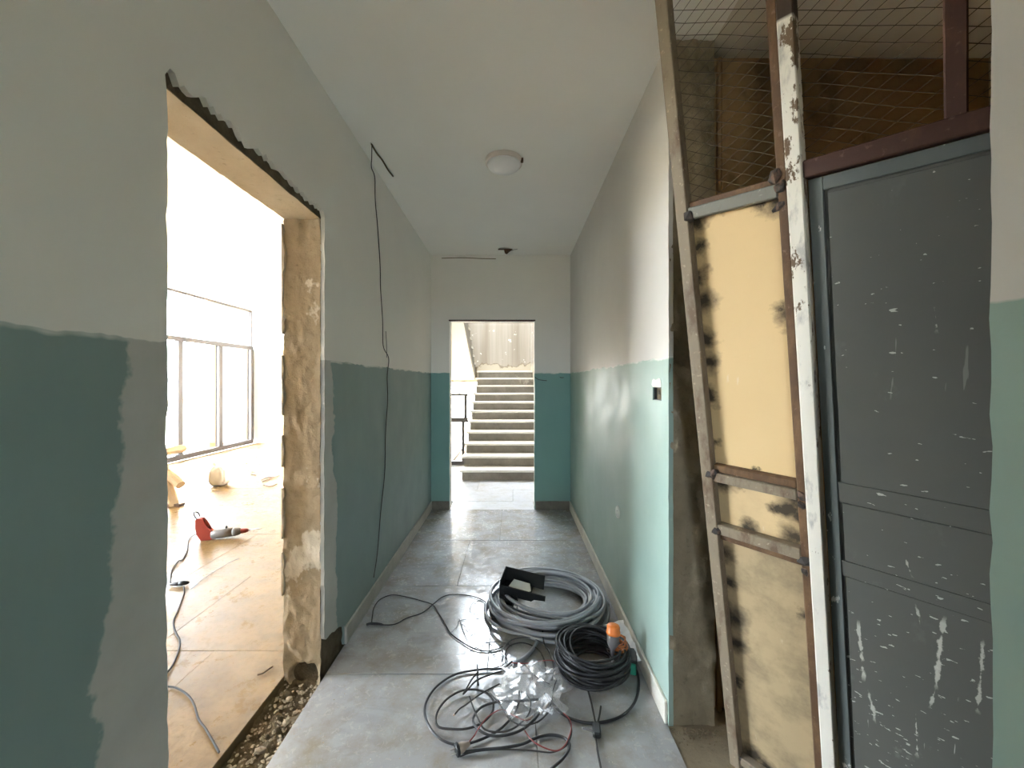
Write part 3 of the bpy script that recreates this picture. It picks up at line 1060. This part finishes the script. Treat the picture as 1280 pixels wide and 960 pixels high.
# bits sticking out of the broken patch at the far end of the ceiling
hk = empty('ceiling_hook', (-.09, 4.50, HC), 'bent dark metal bracket hanging from a hole at the far end of the ceiling', 'bracket')
box('strip', (-.075, -.015, -.008), (.085, .01, -.001), M['bar_rust'], hk, .001)
slab('bent_tab', [(-.01, -.006), (.075, -.006), (.07, -.02), (.02, -.062), (.0, -.05)], 'y', -.012, -.008, M['bar_rust'], hk)
tube('wire', [(.02, 0, -.005), (.04, -.02, -.035), (.07, -.03, -.028), (.10, -.03, -.018), (.14, -.02, -.008)], .0022, M['black_rubber'], hk)
tube('trim_2', [(-.84, YB - .002, HC - .035), (-.6, YB - .002, HC - .03), (-.35, YB - .002, HC - .04), (-.2, YB - .002, HC - .042)], .004, M['mortar'], kind='structure')

# wire pulled out of the left wall
def LW(px, py, off=.006):
    y = (CX - px) * 0 + (-XL) * F / (CX - px)
    return Vector((XL + off, y, CAMH + (CY - py) / F * y))


wp = [Vector((-.888, 2.52, HC - .004)), Vector((-.91, 2.58, HC - .05)), Vector((-.94, 2.66, 2.93))]
wp += [LW(466, 222, .014), LW(468, 250), LW(470, 285, .012), LW(474, 330), LW(475, 360, .004), LW(476.5, 400, .010), LW(478, 432), LW(482, 444, .016), LW(484, 452, .012),
       LW(483, 470), LW(482.5, 500, .012), LW(481, 540, .006), LW(479, 590, .011), LW(475, 640, .005), LW(470, 690, .010), LW(466, 722)]
tube('wall_wire', wp, .0030, M['charcoal_rubber'], label='thin dark wire running loose down the left wall from the ceiling', cat='wire')
tube('ceiling_wire', [(-.888, 2.515, HC - .002), (-.884, 2.60, HC - .010), (-.878, 2.70, HC - .004), (-.874, 2.80, HC - .012), (-.870, 2.905, HC - .003)], .0055,
     M['mortar'], label='short ragged cable lying in a groove of the ceiling', cat='wire')
tube('wire_stub', [LW(482, 414, .002), LW(482.5, 430, .004), LW(483, 447, .003)], .0022, M['thin_grey_wire'],
     label='short thin grey wire end standing above the green dado on the left wall', cat='wire')
tube('wire_stub', [(.262, YB - .004, 1.56), (.30, YB - .02, 1.535), (.35, YB - .03, 1.525), (.40, YB - .02, 1.52)], .004, M['charcoal_rubber'],
     label='short black wire end sticking out beside the end doorway', cat='wire')
tube('wire_stub', [(.555, YB - .002, 1.56), (.58, YB - .012, 1.556), (.60, YB - .006, 1.558)], .004, M['charcoal_rubber'],
     label='tiny dark wire stub in the right corner of the end wall', cat='wire')

# ------------------------------------------------------------------ cables on the corridor floor
def C(x, y, h=.006):
    return FP(440 + x / 3.2, 680 + y / 3.2, h)


def trace(pts, base, amp=.0, seed=1):
    rd = random.Random(seed)
    return [C(p[0], p[1], (p[2] if len(p) > 2 else base) + amp * rd.random()) for p in pts]


def cable(name, pts, r, mat, label, cat='cable', amp=.0, seed=1, h=None, parent=None, **kw):
    return tube(name, trace(pts, r + .001 if h is None else h, amp, seed), r, mat, parent, label=label, cat=cat, **kw)


# grey cable coil
def coil(center, radii, heights, jitter, seed, per=26, squash=1.0, drift=.05):
    rd = random.Random(seed)
    pts = []
    for li, (r, z) in enumerate(zip(radii, heights)):
        ox, oy = rd.uniform(-drift, drift), rd.uniform(-drift, drift)
        ph = rd.uniform(0, 6.28)
        am = rd.uniform(.2, 1) * jitter
        tilt = rd.uniform(-.35, .35) * z
        for k in range(per):
            a = 2 * math.pi * (k / per)
            w = k / per
            nxt = radii[min(li + 1, len(radii) - 1)]
            nz = heights[min(li + 1, len(heights) - 1)]
            rr_ = r + (nxt - r) * w + am * math.sin(2 * a + ph) * math.sin(math.pi * w)
            e = math.sin(math.pi * w)
            pts.append(Vector((center[0] + ox * e + rr_ * math.cos(a), center[1] + oy * e + rr_ * squash * math.sin(a),
                               max(center[2], z + (nz - z) * w + tilt * math.sin(a + ph) * e))))
    return pts


gc = FP(686, 752, .03)
rad = [.40, .33, .385, .30, .35, .26, .36, .31, .24, .335, .29, .25, .37, .30, .27, .34, .31, .355, .28, .33]
hts = [.012, .012, .022, .02, .034, .026, .044, .04, .04, .056, .054, .052, .064, .07, .066, .08, .082, .088, .092, .10]
pts = coil((gc.x, gc.y, .0115), rad, hts, .035, 11, drift=.075)
tail = [C(835, 335, .012), C(780, 332, .012), C(752, 345, .012), C(742, 385, .012), C(716, 430, .012), C(682, 460, .012), C(648, 476, .012)]
tube('grey_cable_coil', pts + tail, .0105, M['grey_conduit'], n=3, sides=8,
     label='large coil of thick grey cable lying on the tiles against the right wall', cat='cable')

# black bracket tray resting on the coil
tb = empty('black_tray', FP(655, 740, .125), 'broken black plastic trough lying on the grey cable coil', 'tray', rot=(math.radians(14), math.radians(7), math.radians(-14)))
TW, TD, TH = .30, .13, .11
bm = bmesh.new()
bm_box(bm, (-TW / 2, TD / 2 - .005, 0), (TW / 2 - .03, TD / 2, TH), .001)
from_bm('back_plate', bm, M['black_plastic'], tb)
box('end_plate', (-TW / 2, -TD / 2, -.05), (-TW / 2 + .006, TD / 2, TH), M['black_plastic'], tb, .001)
slab('front_plate', [(-TW / 2, -.05), (-.04, -.05), (-.03, .0), (.03, .012), (.06, .0), (.08, .02), (TW / 2, .03), (TW / 2, .065), (-TW / 2, .07)], 'y', -TD / 2, -TD / 2 + .006, M['black_plastic'], tb)
box('bottom_plate', (-TW / 2 + .006, -TD / 2 + .006, -.004), (TW / 2 - .10, TD / 2 - .005, .002), M['black_plastic'], tb)
slab('paper_scrap', [(-.10, -.05), (.02, -.055), (.05, -.03), (.03, .03), (-.08, .035)], 'z', .046, .05, M['paper'], tb)
slab('hanging_flap', [(-.145, .0), (-.05, .0), (-.055, -.05), (-.085, -.085), (-.125, -.075)], 'y', -TD / 2 - .012, -TD / 2 - .007, M['black_plastic'], tb)
for k in range(5):
    x = -.12 + k * .022
    tube('loose_wire', [(x, -.07, .02), (x + .01, -.082, -.02), (x - .008 + .004 * k, -.078, -.055), (x + .012, -.095, -.078)], .003, M['charcoal_rubber'], tb)
for k in range(2):
    x = -.085 + k * .035
    tube('wire_end', [(x, -.09, -.055), (x + .008, -.10, -.062), (x + .022, -.102, -.058)], .004, M['plug_tan'], tb)

# dense black cable coil
bc = FP(742, 832, .03)
rb_ = random.Random(4)
rad = [rb_.uniform(.125, .195) for _ in range(30)]
hts = [.008 + .125 * (i / 29) + rb_.uniform(-.008, .008) for i in range(30)]
pts = coil((bc.x, bc.y + .02, .0075), rad, hts, .016, 31, per=20, drift=.02)
tube('black_cable_coil', pts, .0065, M['black_rubber'], n=2, sides=6, label='dense coil of black cable on the tiles near the right wall', cat='cable')
cable('brown_wire_hank', [(840 + 10 * math.sin(k * 2.1) + k * 2, 420 + 30 * math.sin(k * 1.3), .03 + .006 * k) for k in range(14)], .003, M['orange_wire'],
      'thin brownish wire wound through the left side of the black coil', 'wire') if False else None
# orange flex coils beside the connector
oc = FP(778, 818, .10)
parts = []
ro = random.Random(9)
for k in range(9):
    ring = []
    rr_ = ro.uniform(.028, .046)
    for q in range(14):
        a = 2 * math.pi * q / 14
        ring.append(Vector((oc.x - .012 + rr_ * math.cos(a) + ro.uniform(-.002, .002), oc.y + .02 + rr_ * 1.1 * math.sin(a), .118 + .006 * k * .8 + .018 * math.sin(a + k))))
    parts.append(tube_geo(catmull(ring, 3, True) + [ring[0]], .0028, 6))
mesh_ob('orange_wire_hank', *join_geo(parts), M['orange_wire'], smooth=True, label='small hank of orange-brown wire lying on the black coil', cat='wire')

# industrial connector: orange cap on a dark grey body
ip = empty('industrial_plug', FP(766, 806, .155), 'orange and dark grey cable connector standing on the black coil', 'plug', rot=(math.radians(-8), math.radians(4), 0))
v, f = lathe_geo([(.008, -.055), (.011, -.04), (.012, -.02), (.026, .0), (.030, .012), (.032, .05), (.030, .055)], 20)
mesh_ob('body', v, f, M['plug_grey'], ip, smooth=True)
v, f = lathe_geo([(.033, .050), (.036, .054), (.036, .066), (.033, .069), (.033, .088), (.028, .096), (.012, .099)], 20)
mesh_ob('cap', v, f, M['orange'], ip, smooth=True)
# white wrapper and small green battery-like pack against the wall
V, Fc = [], []
p0, p1 = FP(768, 772, .0), FP(806, 852, .0)
for j in range(11):
    for i in range(6):
        t, s = j / 10, i / 5
        p = FP(766 + 24 * t, 806 + 36 * t, 0)
        x = .52 + .145 * s + .008 * math.sin(9 * t + 3 * s)
        yv = 2.42 - .36 * t + .012 * math.sin(11 * s + 5 * t)
        z = .012 + .055 * s * s + .014 * math.sin(13 * t + 4 * s) * (1 - s * .5) + .008
        V.append(Vector((x, yv, z)))
for j in range(10):
    for i in range(5):
        a = j * 6 + i
        Fc.append((a, a + 1, a + 7, a + 6))
ob = mesh_ob('paper_wrapper', V, Fc, M['paper'], label='crumpled white wrapper lying behind the black coil at the right wall', cat='wrapper')
md = ob.modifiers.new('thick', 'SOLIDIFY')
md.thickness = .0015
tp = empty('tool_pack', FP(789, 836, .0), 'dark plastic pack with a green end wedged between black coil and wall', 'pack', rot=(0, 0, math.radians(-18)))
box('body', (-.035, -.05, .0), (.03, .06, .075), M['black_plastic'], tp, .006)
box('green_end', (-.03, -.062, .01), (.025, -.05, .066), M['green_plastic'], tp, .004)

# thick black loop to the right with its in-line plug
cable('black_loop_cable', [(770, 600), (800, 637), (850, 685), (920, 712), (990, 714), (1060, 697), (1110, 662), (1140, 610), (1147, 545), (1132, 495), (1090, 470, .03)], .0062, M['black_rubber'],
      'single thick black cable loop sweeping in front of the dense black coil')
cable('plug_lead', [(935, 545, .03), (945, 590), (958, 640), (970, 700, .014), (975, 735, .016), (977, 750, .016)], .0042, M['charcoal_rubber'], 'black lead running from the dense coil down to a small plug', amp=.002)
pl = empty('black_plug', C(977, 755, .0), 'small black plug with two short stubs in front of the dense coil', 'plug', rot=(0, 0, math.radians(-8)))
box('body', (-.016, -.034, .0), (.018, .03, .026), M['black_plastic'], pl, .006)
tube('stub', [(.004, .02, .016), (.016, .05, .03), (.026, .085, .05)], .0042, M['black_plastic'], pl)
tube('stub', [(-.012, -.01, .012), (-.034, -.006, .014), (-.058, .002, .012)], .005, M['plug_grey'], pl)
cable('floor_lead', [(974, 778), (982, 830), (992, 880), (1000, 925), (1004, 960), (990, 1010)], .0042, M['charcoal_rubber'], 'thin black lead running from the small plug toward the camera')

# heap of loops in the middle
cable('heap_cable', [(640, 470), (600, 498), (520, 501), (420, 519), (350, 560), (307, 610), (290, 660), (300, 712), (332, 762), (380, 793), (440, 802), (520, 780), (590, 742), (640, 692), (665, 642), (668, 590)], .0052,
      M['black_rubber'], 'outermost wide black cable loop of the heap in the middle', amp=.004, h=.008)
cable('heap_cable', [(748, 622), (660, 628), (580, 632), (522, 650), (492, 680), (485, 712), (510, 745), (560, 766), (630, 761), (690, 736), (740, 690), (766, 640), (770, 620)], .0055,
      M['black_rubber'], 'black cable loop with a straight end under the plastic bag', amp=.006, h=.02)
cable('heap_cable', [(566, 655), (562, 622), (530, 592), (480, 582), (430, 590), (380, 620), (346, 662), (335, 702), (347, 732), (400, 740), (460, 738), (520, 716), (560, 675), (566, 640)], .0048,
      M['charcoal_rubber'], 'left inner black loop of the cable heap', amp=.005, h=.014)
cable('heap_cable', [(678, 590), (708, 618), (714, 650), (700, 690), (650, 735), (590, 752), (530, 740), (500, 690), (480, 640), (470, 610)], .0036,
      M['charcoal_rubber'], 'thin black inner loop below the plastic bag', amp=.006, h=.024)
cable('heap_cable', [(590, 560), (540, 585), (500, 610), (460, 640), (430, 660), (412, 680)], .0034, M['charcoal_rubber'],
      'thin black wire with bared pale end left of the plastic bag', amp=.006, h=.022)
cable('heap_cable', [(630, 500), (560, 520), (500, 545), (465, 580), (445, 600), (460, 575), (480, 540), (505, 510)], .004, M['charcoal_rubber'],
      'doubled black wire above the heap beside the bag', amp=.008, h=.026)
cable('heap_cable', [(545, 590), (590, 640), (620, 690), (650, 715), (690, 725), (740, 712), (780, 680), (800, 650)], .003, M['charcoal_rubber'],
      'fine black wire crossing the middle of the heap', amp=.006, h=.03)
tube('wire_tip', [C(414, 678, .02), C(406, 686, .012)], .004, M['plug_tan'], label='bare pale tip of a thin wire left of the heap', cat='wire')
tube('tape_peg', [C(505, 565, .02), C(503, 530, .022), C(501, 485, .02)], .0045, M['black_rubber'], label='short straight black peg of wire above the heap', cat='wire')
# plug cable at the front
cable('plug_cable', [(440, 833), (520, 822), (600, 815), (680, 800), (735, 776), (790, 763), (840, 771), (866, 792), (868, 820), (840, 862), (800, 897), (770, 930)], .0058, M['black_rubber'],
      'black mains cable curving to a plug in front of the heap', amp=.002, h=.009)
cable('plug_cable_thin', [(432, 850), (480, 833), (560, 822), (640, 822), (720, 826), (800, 833), (850, 812), (872, 780), (878, 740), (862, 695), (835, 670)], .0028, M['charcoal_rubber'],
      'thin black wire beside the front plug cable', amp=.003, h=.006)
pg = empty('mains_plug', C(415, 852, .0), 'round two-pin mains plug with pale collar in front of the heap', 'plug')
dirv = (C(440, 833) - C(415, 845)).normalized()
Mx = Vector((0, 0, 1)).rotation_difference(Vector((dirv.x, dirv.y, 0.05))).to_matrix().to_4x4()
Mx.translation = Vector((0, 0, .026))
v, f = lathe_geo([(.020, .0), (.024, .002), (.025, .010), (.022, .013)], 18, Mx)
mesh_ob('plug_face', v, f, M['black_plastic'], pg)
v, f = lathe_geo([(.020, .012), (.018, .030), (.012, .044), (.008, .06)], 18, Mx)
mesh_ob('collar', v, f, M['plug_tan'], pg, smooth=True)
for sx in (-.009, .009):
    v, f = lathe_geo([(.0024, -.02), (.0024, .002)], 8, Mx @ Matrix.Translation((sx, 0, 0)))
    mesh_ob('pin', v, f, M['steel'], pg)
# red and black twin wires
cable('red_wire', [(470, 790), (490, 765), (505, 740), (545, 690), (600, 662), (645, 685), (690, 705), (715, 700)], .0026, M['red_wire'], 'dark red wire looping through the heap', 'wire', amp=.004, h=.03)
cable('red_wire', [(690, 745), (720, 785), (770, 815), (820, 826), (855, 800), (876, 745), (872, 705), (845, 675)], .0026, M['red_wire'], 'dark red wire arching right of the heap', 'wire', amp=.004, h=.012)
tube('brass_joint', [C(690, 705, .032), C(712, 697, .034), C(722, 690, .034)], .0055, M['plug_tan'], label='pale twisted wire joint in the middle of the heap', cat='wire joint')
tube('brass_joint', [C(768, 660, .03), C(780, 645, .034), C(786, 632, .03)], .006, M['plug_tan'], label='pale twisted wire joint under the corner of the plastic bag', cat='wire joint')

# thin loops between coil and heap
cable('loop_wire', [(622, 470), (614, 432), (640, 403), (690, 396), (742, 420), (770, 468), (776, 520)], .0034, M['charcoal_rubber'], 'short black loop of wire above the plastic bag', 'wire', amp=.004, h=.012)
cable('loop_wire', [(600, 470), (608, 412), (650, 380), (710, 375), (768, 400), (798, 440), (812, 490), (797, 545)], .003, M['thin_grey_wire'], 'wide thin grey loop of wire above the plastic bag', 'wire', amp=.004, h=.02)
cable('loop_wire', [(762, 340), (768, 395), (790, 440), (806, 490), (800, 545)], .003, M['charcoal_rubber'], 'thin wire dropping from the grey coil to the bag', 'wire', amp=.004, h=.026)
cable('loop_wire', [(640, 475), (690, 478), (740, 470), (790, 465), (820, 470)], .0028, M['red_wire'], 'short dark red wire over the top of the plastic bag', 'wire', amp=.006, h=.03)
cable('loop_wire', [(690, 480), (720, 515), (750, 540), (790, 560)], .0026, M['charcoal_rubber'], 'fine black wire lying on the plastic bag', 'wire', amp=.006, h=.055)
cable('loop_wire', [(820, 540), (805, 580), (800, 620), (790, 655), (770, 690), (740, 715)], .003, M['charcoal_rubber'], 'thin black wire hanging down the right side of the bag', 'wire', amp=.004, h=.012)

# thin black cable on the left
cable('thin_cable', [(78, 318), (82, 285), (88, 255), (112, 222), (160, 204), (220, 212), (280, 228), (322, 243), (345, 275), (375, 325), (395, 357), (430, 385), (480, 415), (530, 428), (580, 420), (625, 398)], .0034,
      M['charcoal_rubber'], 'thin black cable looping left to the edge of the wall', amp=.003, h=.005)
cable('thin_cable', [(70, 321), (110, 323), (170, 321), (220, 296), (270, 280), (298, 264), (322, 243, .012), (360, 213), (400, 202), (460, 205), (510, 218), (560, 248), (610, 275), (650, 290)], .0034,
      M['charcoal_rubber'], 'thin black cable from the grey coil crossing to the left wall', amp=.003, h=.005)
tube('cable_joint', [C(57, 322, .008), C(75, 318, .010), C(98, 318, .010), (C(125, 323, .008))], [.004] + [.007] * 22 + [.005] * 2, M['black_rubber'],
     label='taped black cable joint at the left end of the thin cable', cat='cable joint')
rt = random.Random(13)
for i, (pp, lab) in enumerate((
        ([(395, 355), (420, 330), (428, 308), (470, 300), (520, 300), (580, 300)], 'fine grey wire across the top of the bright reflection'),
        ([(520, 224), (485, 235), (472, 258), (480, 280), (505, 275), (560, 255)], 'curled fine grey wire left of the grey coil'),
        ([(440, 320), (470, 345), (520, 380), (560, 405), (600, 430)], 'fine straight grey wire over the bright reflection'),
        ([(470, 430), (520, 400), (570, 392), (610, 395), (640, 410)], 'fine bowed grey wire at the lower reflection'),
        ([(430, 300), (450, 360), (475, 400), (540, 430), (600, 420), (640, 380)], 'fine drooping grey wire under the reflection'),
        ([(560, 445), (600, 440), (615, 470), (590, 490), (540, 500)], 'small fine wire hook beside the heap'))):
    cable('fine_wire', pp, .0018, M['thin_grey_wire'], lab, 'wire', amp=.003, seed=i, h=.004)

# clear plastic bag crumpled over the heap
bmg = bmesh.new()
bmesh.ops.create_icosphere(bmg, subdivisions=4, radius=1)
bcn = C(715, 585, .04)
for v in bmg.verts:
    p = v.co.copy()
    k = 1 + .42 * mnoise.fractal(p * 2.1 + Vector((3, 1, 7)), .6, 2, 5) + .16 * abs(mnoise.noise(p * 7.5))
    q = Vector((p.x * .15 * k, p.y * .155 * k, p.z * .045 * k))
    q.x += .02 * p.y
    v.co = Vector((bcn.x + q.x, bcn.y + q.y, max(.003, .045 + q.z)))
from_bm('plastic_bag', bmg, M['film'], smooth=False, label='crumpled clear plastic bag lying on the cable heap', cat='bag')

# ------------------------------------------------------------------ things in the side room
def rot_to(d, up=Vector((0, 0, 1))):
    return up.rotation_difference(d).to_matrix().to_4x4()


# rotary hammer
dp = FP(283, 672, 0)
dr = empty('rotary_hammer', (dp.x, dp.y, 0), 'red and grey electric hammer drill lying on the tan floor', 'drill', rot=(0, 0, math.radians(16)))
def rod(name, a, b, prof, mat, parent, seg=14, smooth=True):
    a, b = Vector(a), Vector(b)
    L = (b - a).length
    mt = rot_to((b - a).normalized())
    mt.translation = a
    v, f = lathe_geo([(r, z * L) for r, z in prof], seg, mt)
    return mesh_ob(name, v, f, mat, parent, smooth=smooth)


rod('motor_body', (-.12, 0, .045), (.06, 0, .05), [(.036, 0), (.045, .05), (.046, .6), (.040, 1)], M['grey_plastic'], dr)
rod('gear_housing', (.055, 0, .05), (.125, 0, .052), [(.040, 0), (.042, .3), (.034, .8), (.022, 1)], M['grey_plastic'], dr)
rod('chuck', (.12, 0, .052), (.185, 0, .054), [(.022, 0), (.024, .2), (.022, .7), (.014, 1)], M['red_plastic'], dr)
rod('drill_bit', (.18, 0, .054), (.31, 0, .058), [(.005, 0), (.005, .9), (.003, 1)], M['steel'], dr, 8)
hb = [(-.20, .0), (-.115, .0), (-.09, .045), (-.105, .09), (-.135, .10), (-.165, .15), (-.185, .205), (-.225, .215), (-.245, .20), (-.245, .12), (-.235, .06)]
slab('handle_body', hb, 'y', -.026, .026, M['red_plastic'], dr)
tube('hand_grip', [(-.225, 0, .20), (-.19, 0, .205), (-.160, 0, .165), (-.135, 0, .115), (-.12, 0, .085)], .011, M['red_plastic'], dr)
tube('side_handle', [(-.235, -.01, .20), (-.255, -.012, .235), (-.262, -.01, .27), (-.235, .0, .265), (-.215, .0, .225)], .006, M['plug_grey'], dr)
rod('depth_knob', (0.0, 0, .088), (.0, 0, .115), [(.008, 0), (.01, .6), (.005, 1)], M['black_plastic'], dr, 10)
tube('trigger', [(-.155, 0, .105), (-.150, 0, .125), (-.158, 0, .138)], .006, M['black_plastic'], dr)


def Dp(x, y, h=.006):                                   # from the crop 195..365 x 690..960, scale 3.553
    return FP(195 + x / 3.553, 690 + y / 3.553, h)


tube('drill_cord', [FP(253, 669, .03), FP(244, 668, .008), FP(236, 675, .006), FP(234, 688, .006), FP(228, 700, .006), Dp(100, 40), Dp(72, 80), Dp(64, 130), Dp(72, 146)], .005, M['charcoal_rubber'],
     label='thin cord from the hammer drill curling to a floor plug', cat='cord')
cp = empty('cord_plug', Dp(105, 150, 0), 'dark plug joint between drill cord and extension lead', 'plug', rot=(0, 0, math.radians(8)))
rod('plug', (-.07, 0, .016), (-.005, 0, .016), [(.006, 0), (.009, .3), (.014, .7), (.015, 1)], M['plug_grey'], cp, 12)
rod('coupler', (-.004, 0, .018), (.06, .004, .018), [(.017, 0), (.018, .4), (.013, .8), (.007, 1)], M['black_plastic'], cp, 12)
tube('cord_extension', [Dp(122, 152, .014), Dp(125, 180), Dp(112, 220), Dp(95, 265), Dp(78, 305), Dp(84, 350), Dp(105, 395), Dp(100, 440), Dp(75, 500), Dp(40, 545), Dp(10, 580)], .0052, M['charcoal_rubber'],
     label='brown-black extension lead snaking over the tan floor', cat='cord')
tube('cord_extension', [Dp(0, 592), Dp(40, 596), Dp(90, 603), Dp(140, 635), Dp(170, 680), Dp(188, 740), Dp(220, 785), Dp(255, 845), Dp(280, 890)], .0042, M['charcoal_rubber'],
     label='grey lead running over the tan floor into the doorway trench', cat='cord')
tube('thin_string', [Dp(155, 165), Dp(210, 120), Dp(270, 80), Dp(330, 45), Dp(370, 28)], .0022, M['thin_grey_wire'], label='fine straight wire on the tan floor beside the plug joint', cat='wire')
tube('nail_scrap', [Dp(450, 545), Dp(475, 538), Dp(500, 520), Dp(518, 508)], .004, M['bar_rust'], label='bent dark wire scrap on the tan floor near the doorway reveal', cat='scrap')

# white sack
sp_ = FP(275, 606, 0)
bmg = bmesh.new()
bmesh.ops.create_icosphere(bmg, subdivisions=4, radius=1)
for v in bmg.verts:
    p = v.co.copy()
    k = 1 + .12 * mnoise.fractal(p * 2.3, .6, 2, 4)
    q = Vector([math.copysign(abs(c_) ** .6, c_) for c_ in p])
    tp_ = 1 - .28 * max(0, q.z) ** 2
    v.co = Vector((q.x * .125 * k * tp_, q.y * .10 * k * tp_, max(0, .145 + q.z * .15 * k + .02 * math.sin(9 * p.x) * max(0, p.z))))
sack = empty('cement_sack', sp_, 'slumped whitish sack standing on the floor by the windows', 'sack')
from_bm('bag_body', bmg, M['sack'], sack, smooth=True)
tube('neck_tie', [(-.06, 0, .28), (-.075, 0, .305), (-.09, 0, .315), (-.085, -.01, .29)], .016, M['sack'], sack)
# wooden trestle leg at the edge of the opening
tl = FP(216, 632, 0)
tr_ = empty('wooden_trestle', tl, 'rough timber trestle leg with a stub brace at the left edge of the doorway view', 'trestle')
rod('leg', (.02, 0, .0), (-.15, .0, .62), [(.052, 0), (.05, .3), (.045, .7), (.045, 1)], M['wood'], tr_, 8, False)
rod('leg', (-.42, .0, .0), (-.17, .0, .62), [(.045, 0), (.045, 1)], M['wood'], tr_, 8, False)
rod('brace', (-.09, .02, .40), (.13, -.04, .26), [(.05, 0), (.055, .5), (.05, 1)], M['wood'], tr_, 10, False)
rod('top_beam', (-.16, -.35, .64), (-.16, .35, .64), [(.05, 0), (.05, 1)], M['wood'], tr_, 8, False)
box('foot_board', (-.30, -.04, 0), (.12, .04, .03), M['bar_rust'], tr_, .004)
# loose wires by the far wall
for i, (pp, lab) in enumerate((
        ([(327, 600), (334, 597), (345, 596), (349, 594)], 'reddish bent wire scrap on the far floor of the bright room'),
        ([(328, 602), (333, 600), (340, 597)], 'short reddish wire scrap beside the bent one'),
        ([(329, 606), (338, 608), (346, 605)], 'curved wire scrap nearest the doorway edge in the bright room'),
        ([(314, 593), (320, 594)], 'tiny wire scrap between sack and wire scraps'))):
    tube('wire_scrap', [FP(x, y, .012) for x, y in pp], .008, M['bar_rust'], label=lab, cat='scrap')
# plank leaning in the far corner
pk = FP(349, 556, 0)
lean = empty('leaning_plank', (pk.x, ROOM_Y1 - .05, 0), 'tall yellowish board leaning upright against the far wall of the bright room', 'plank')
box('board', (-.04, -.06, 0), (.18, -.02, 2.45), M['plank'], lean, .004)
box('cleat', (-.03, -.085, 1.2), (.17, -.06, 1.28), M['plank'], lean, .003)
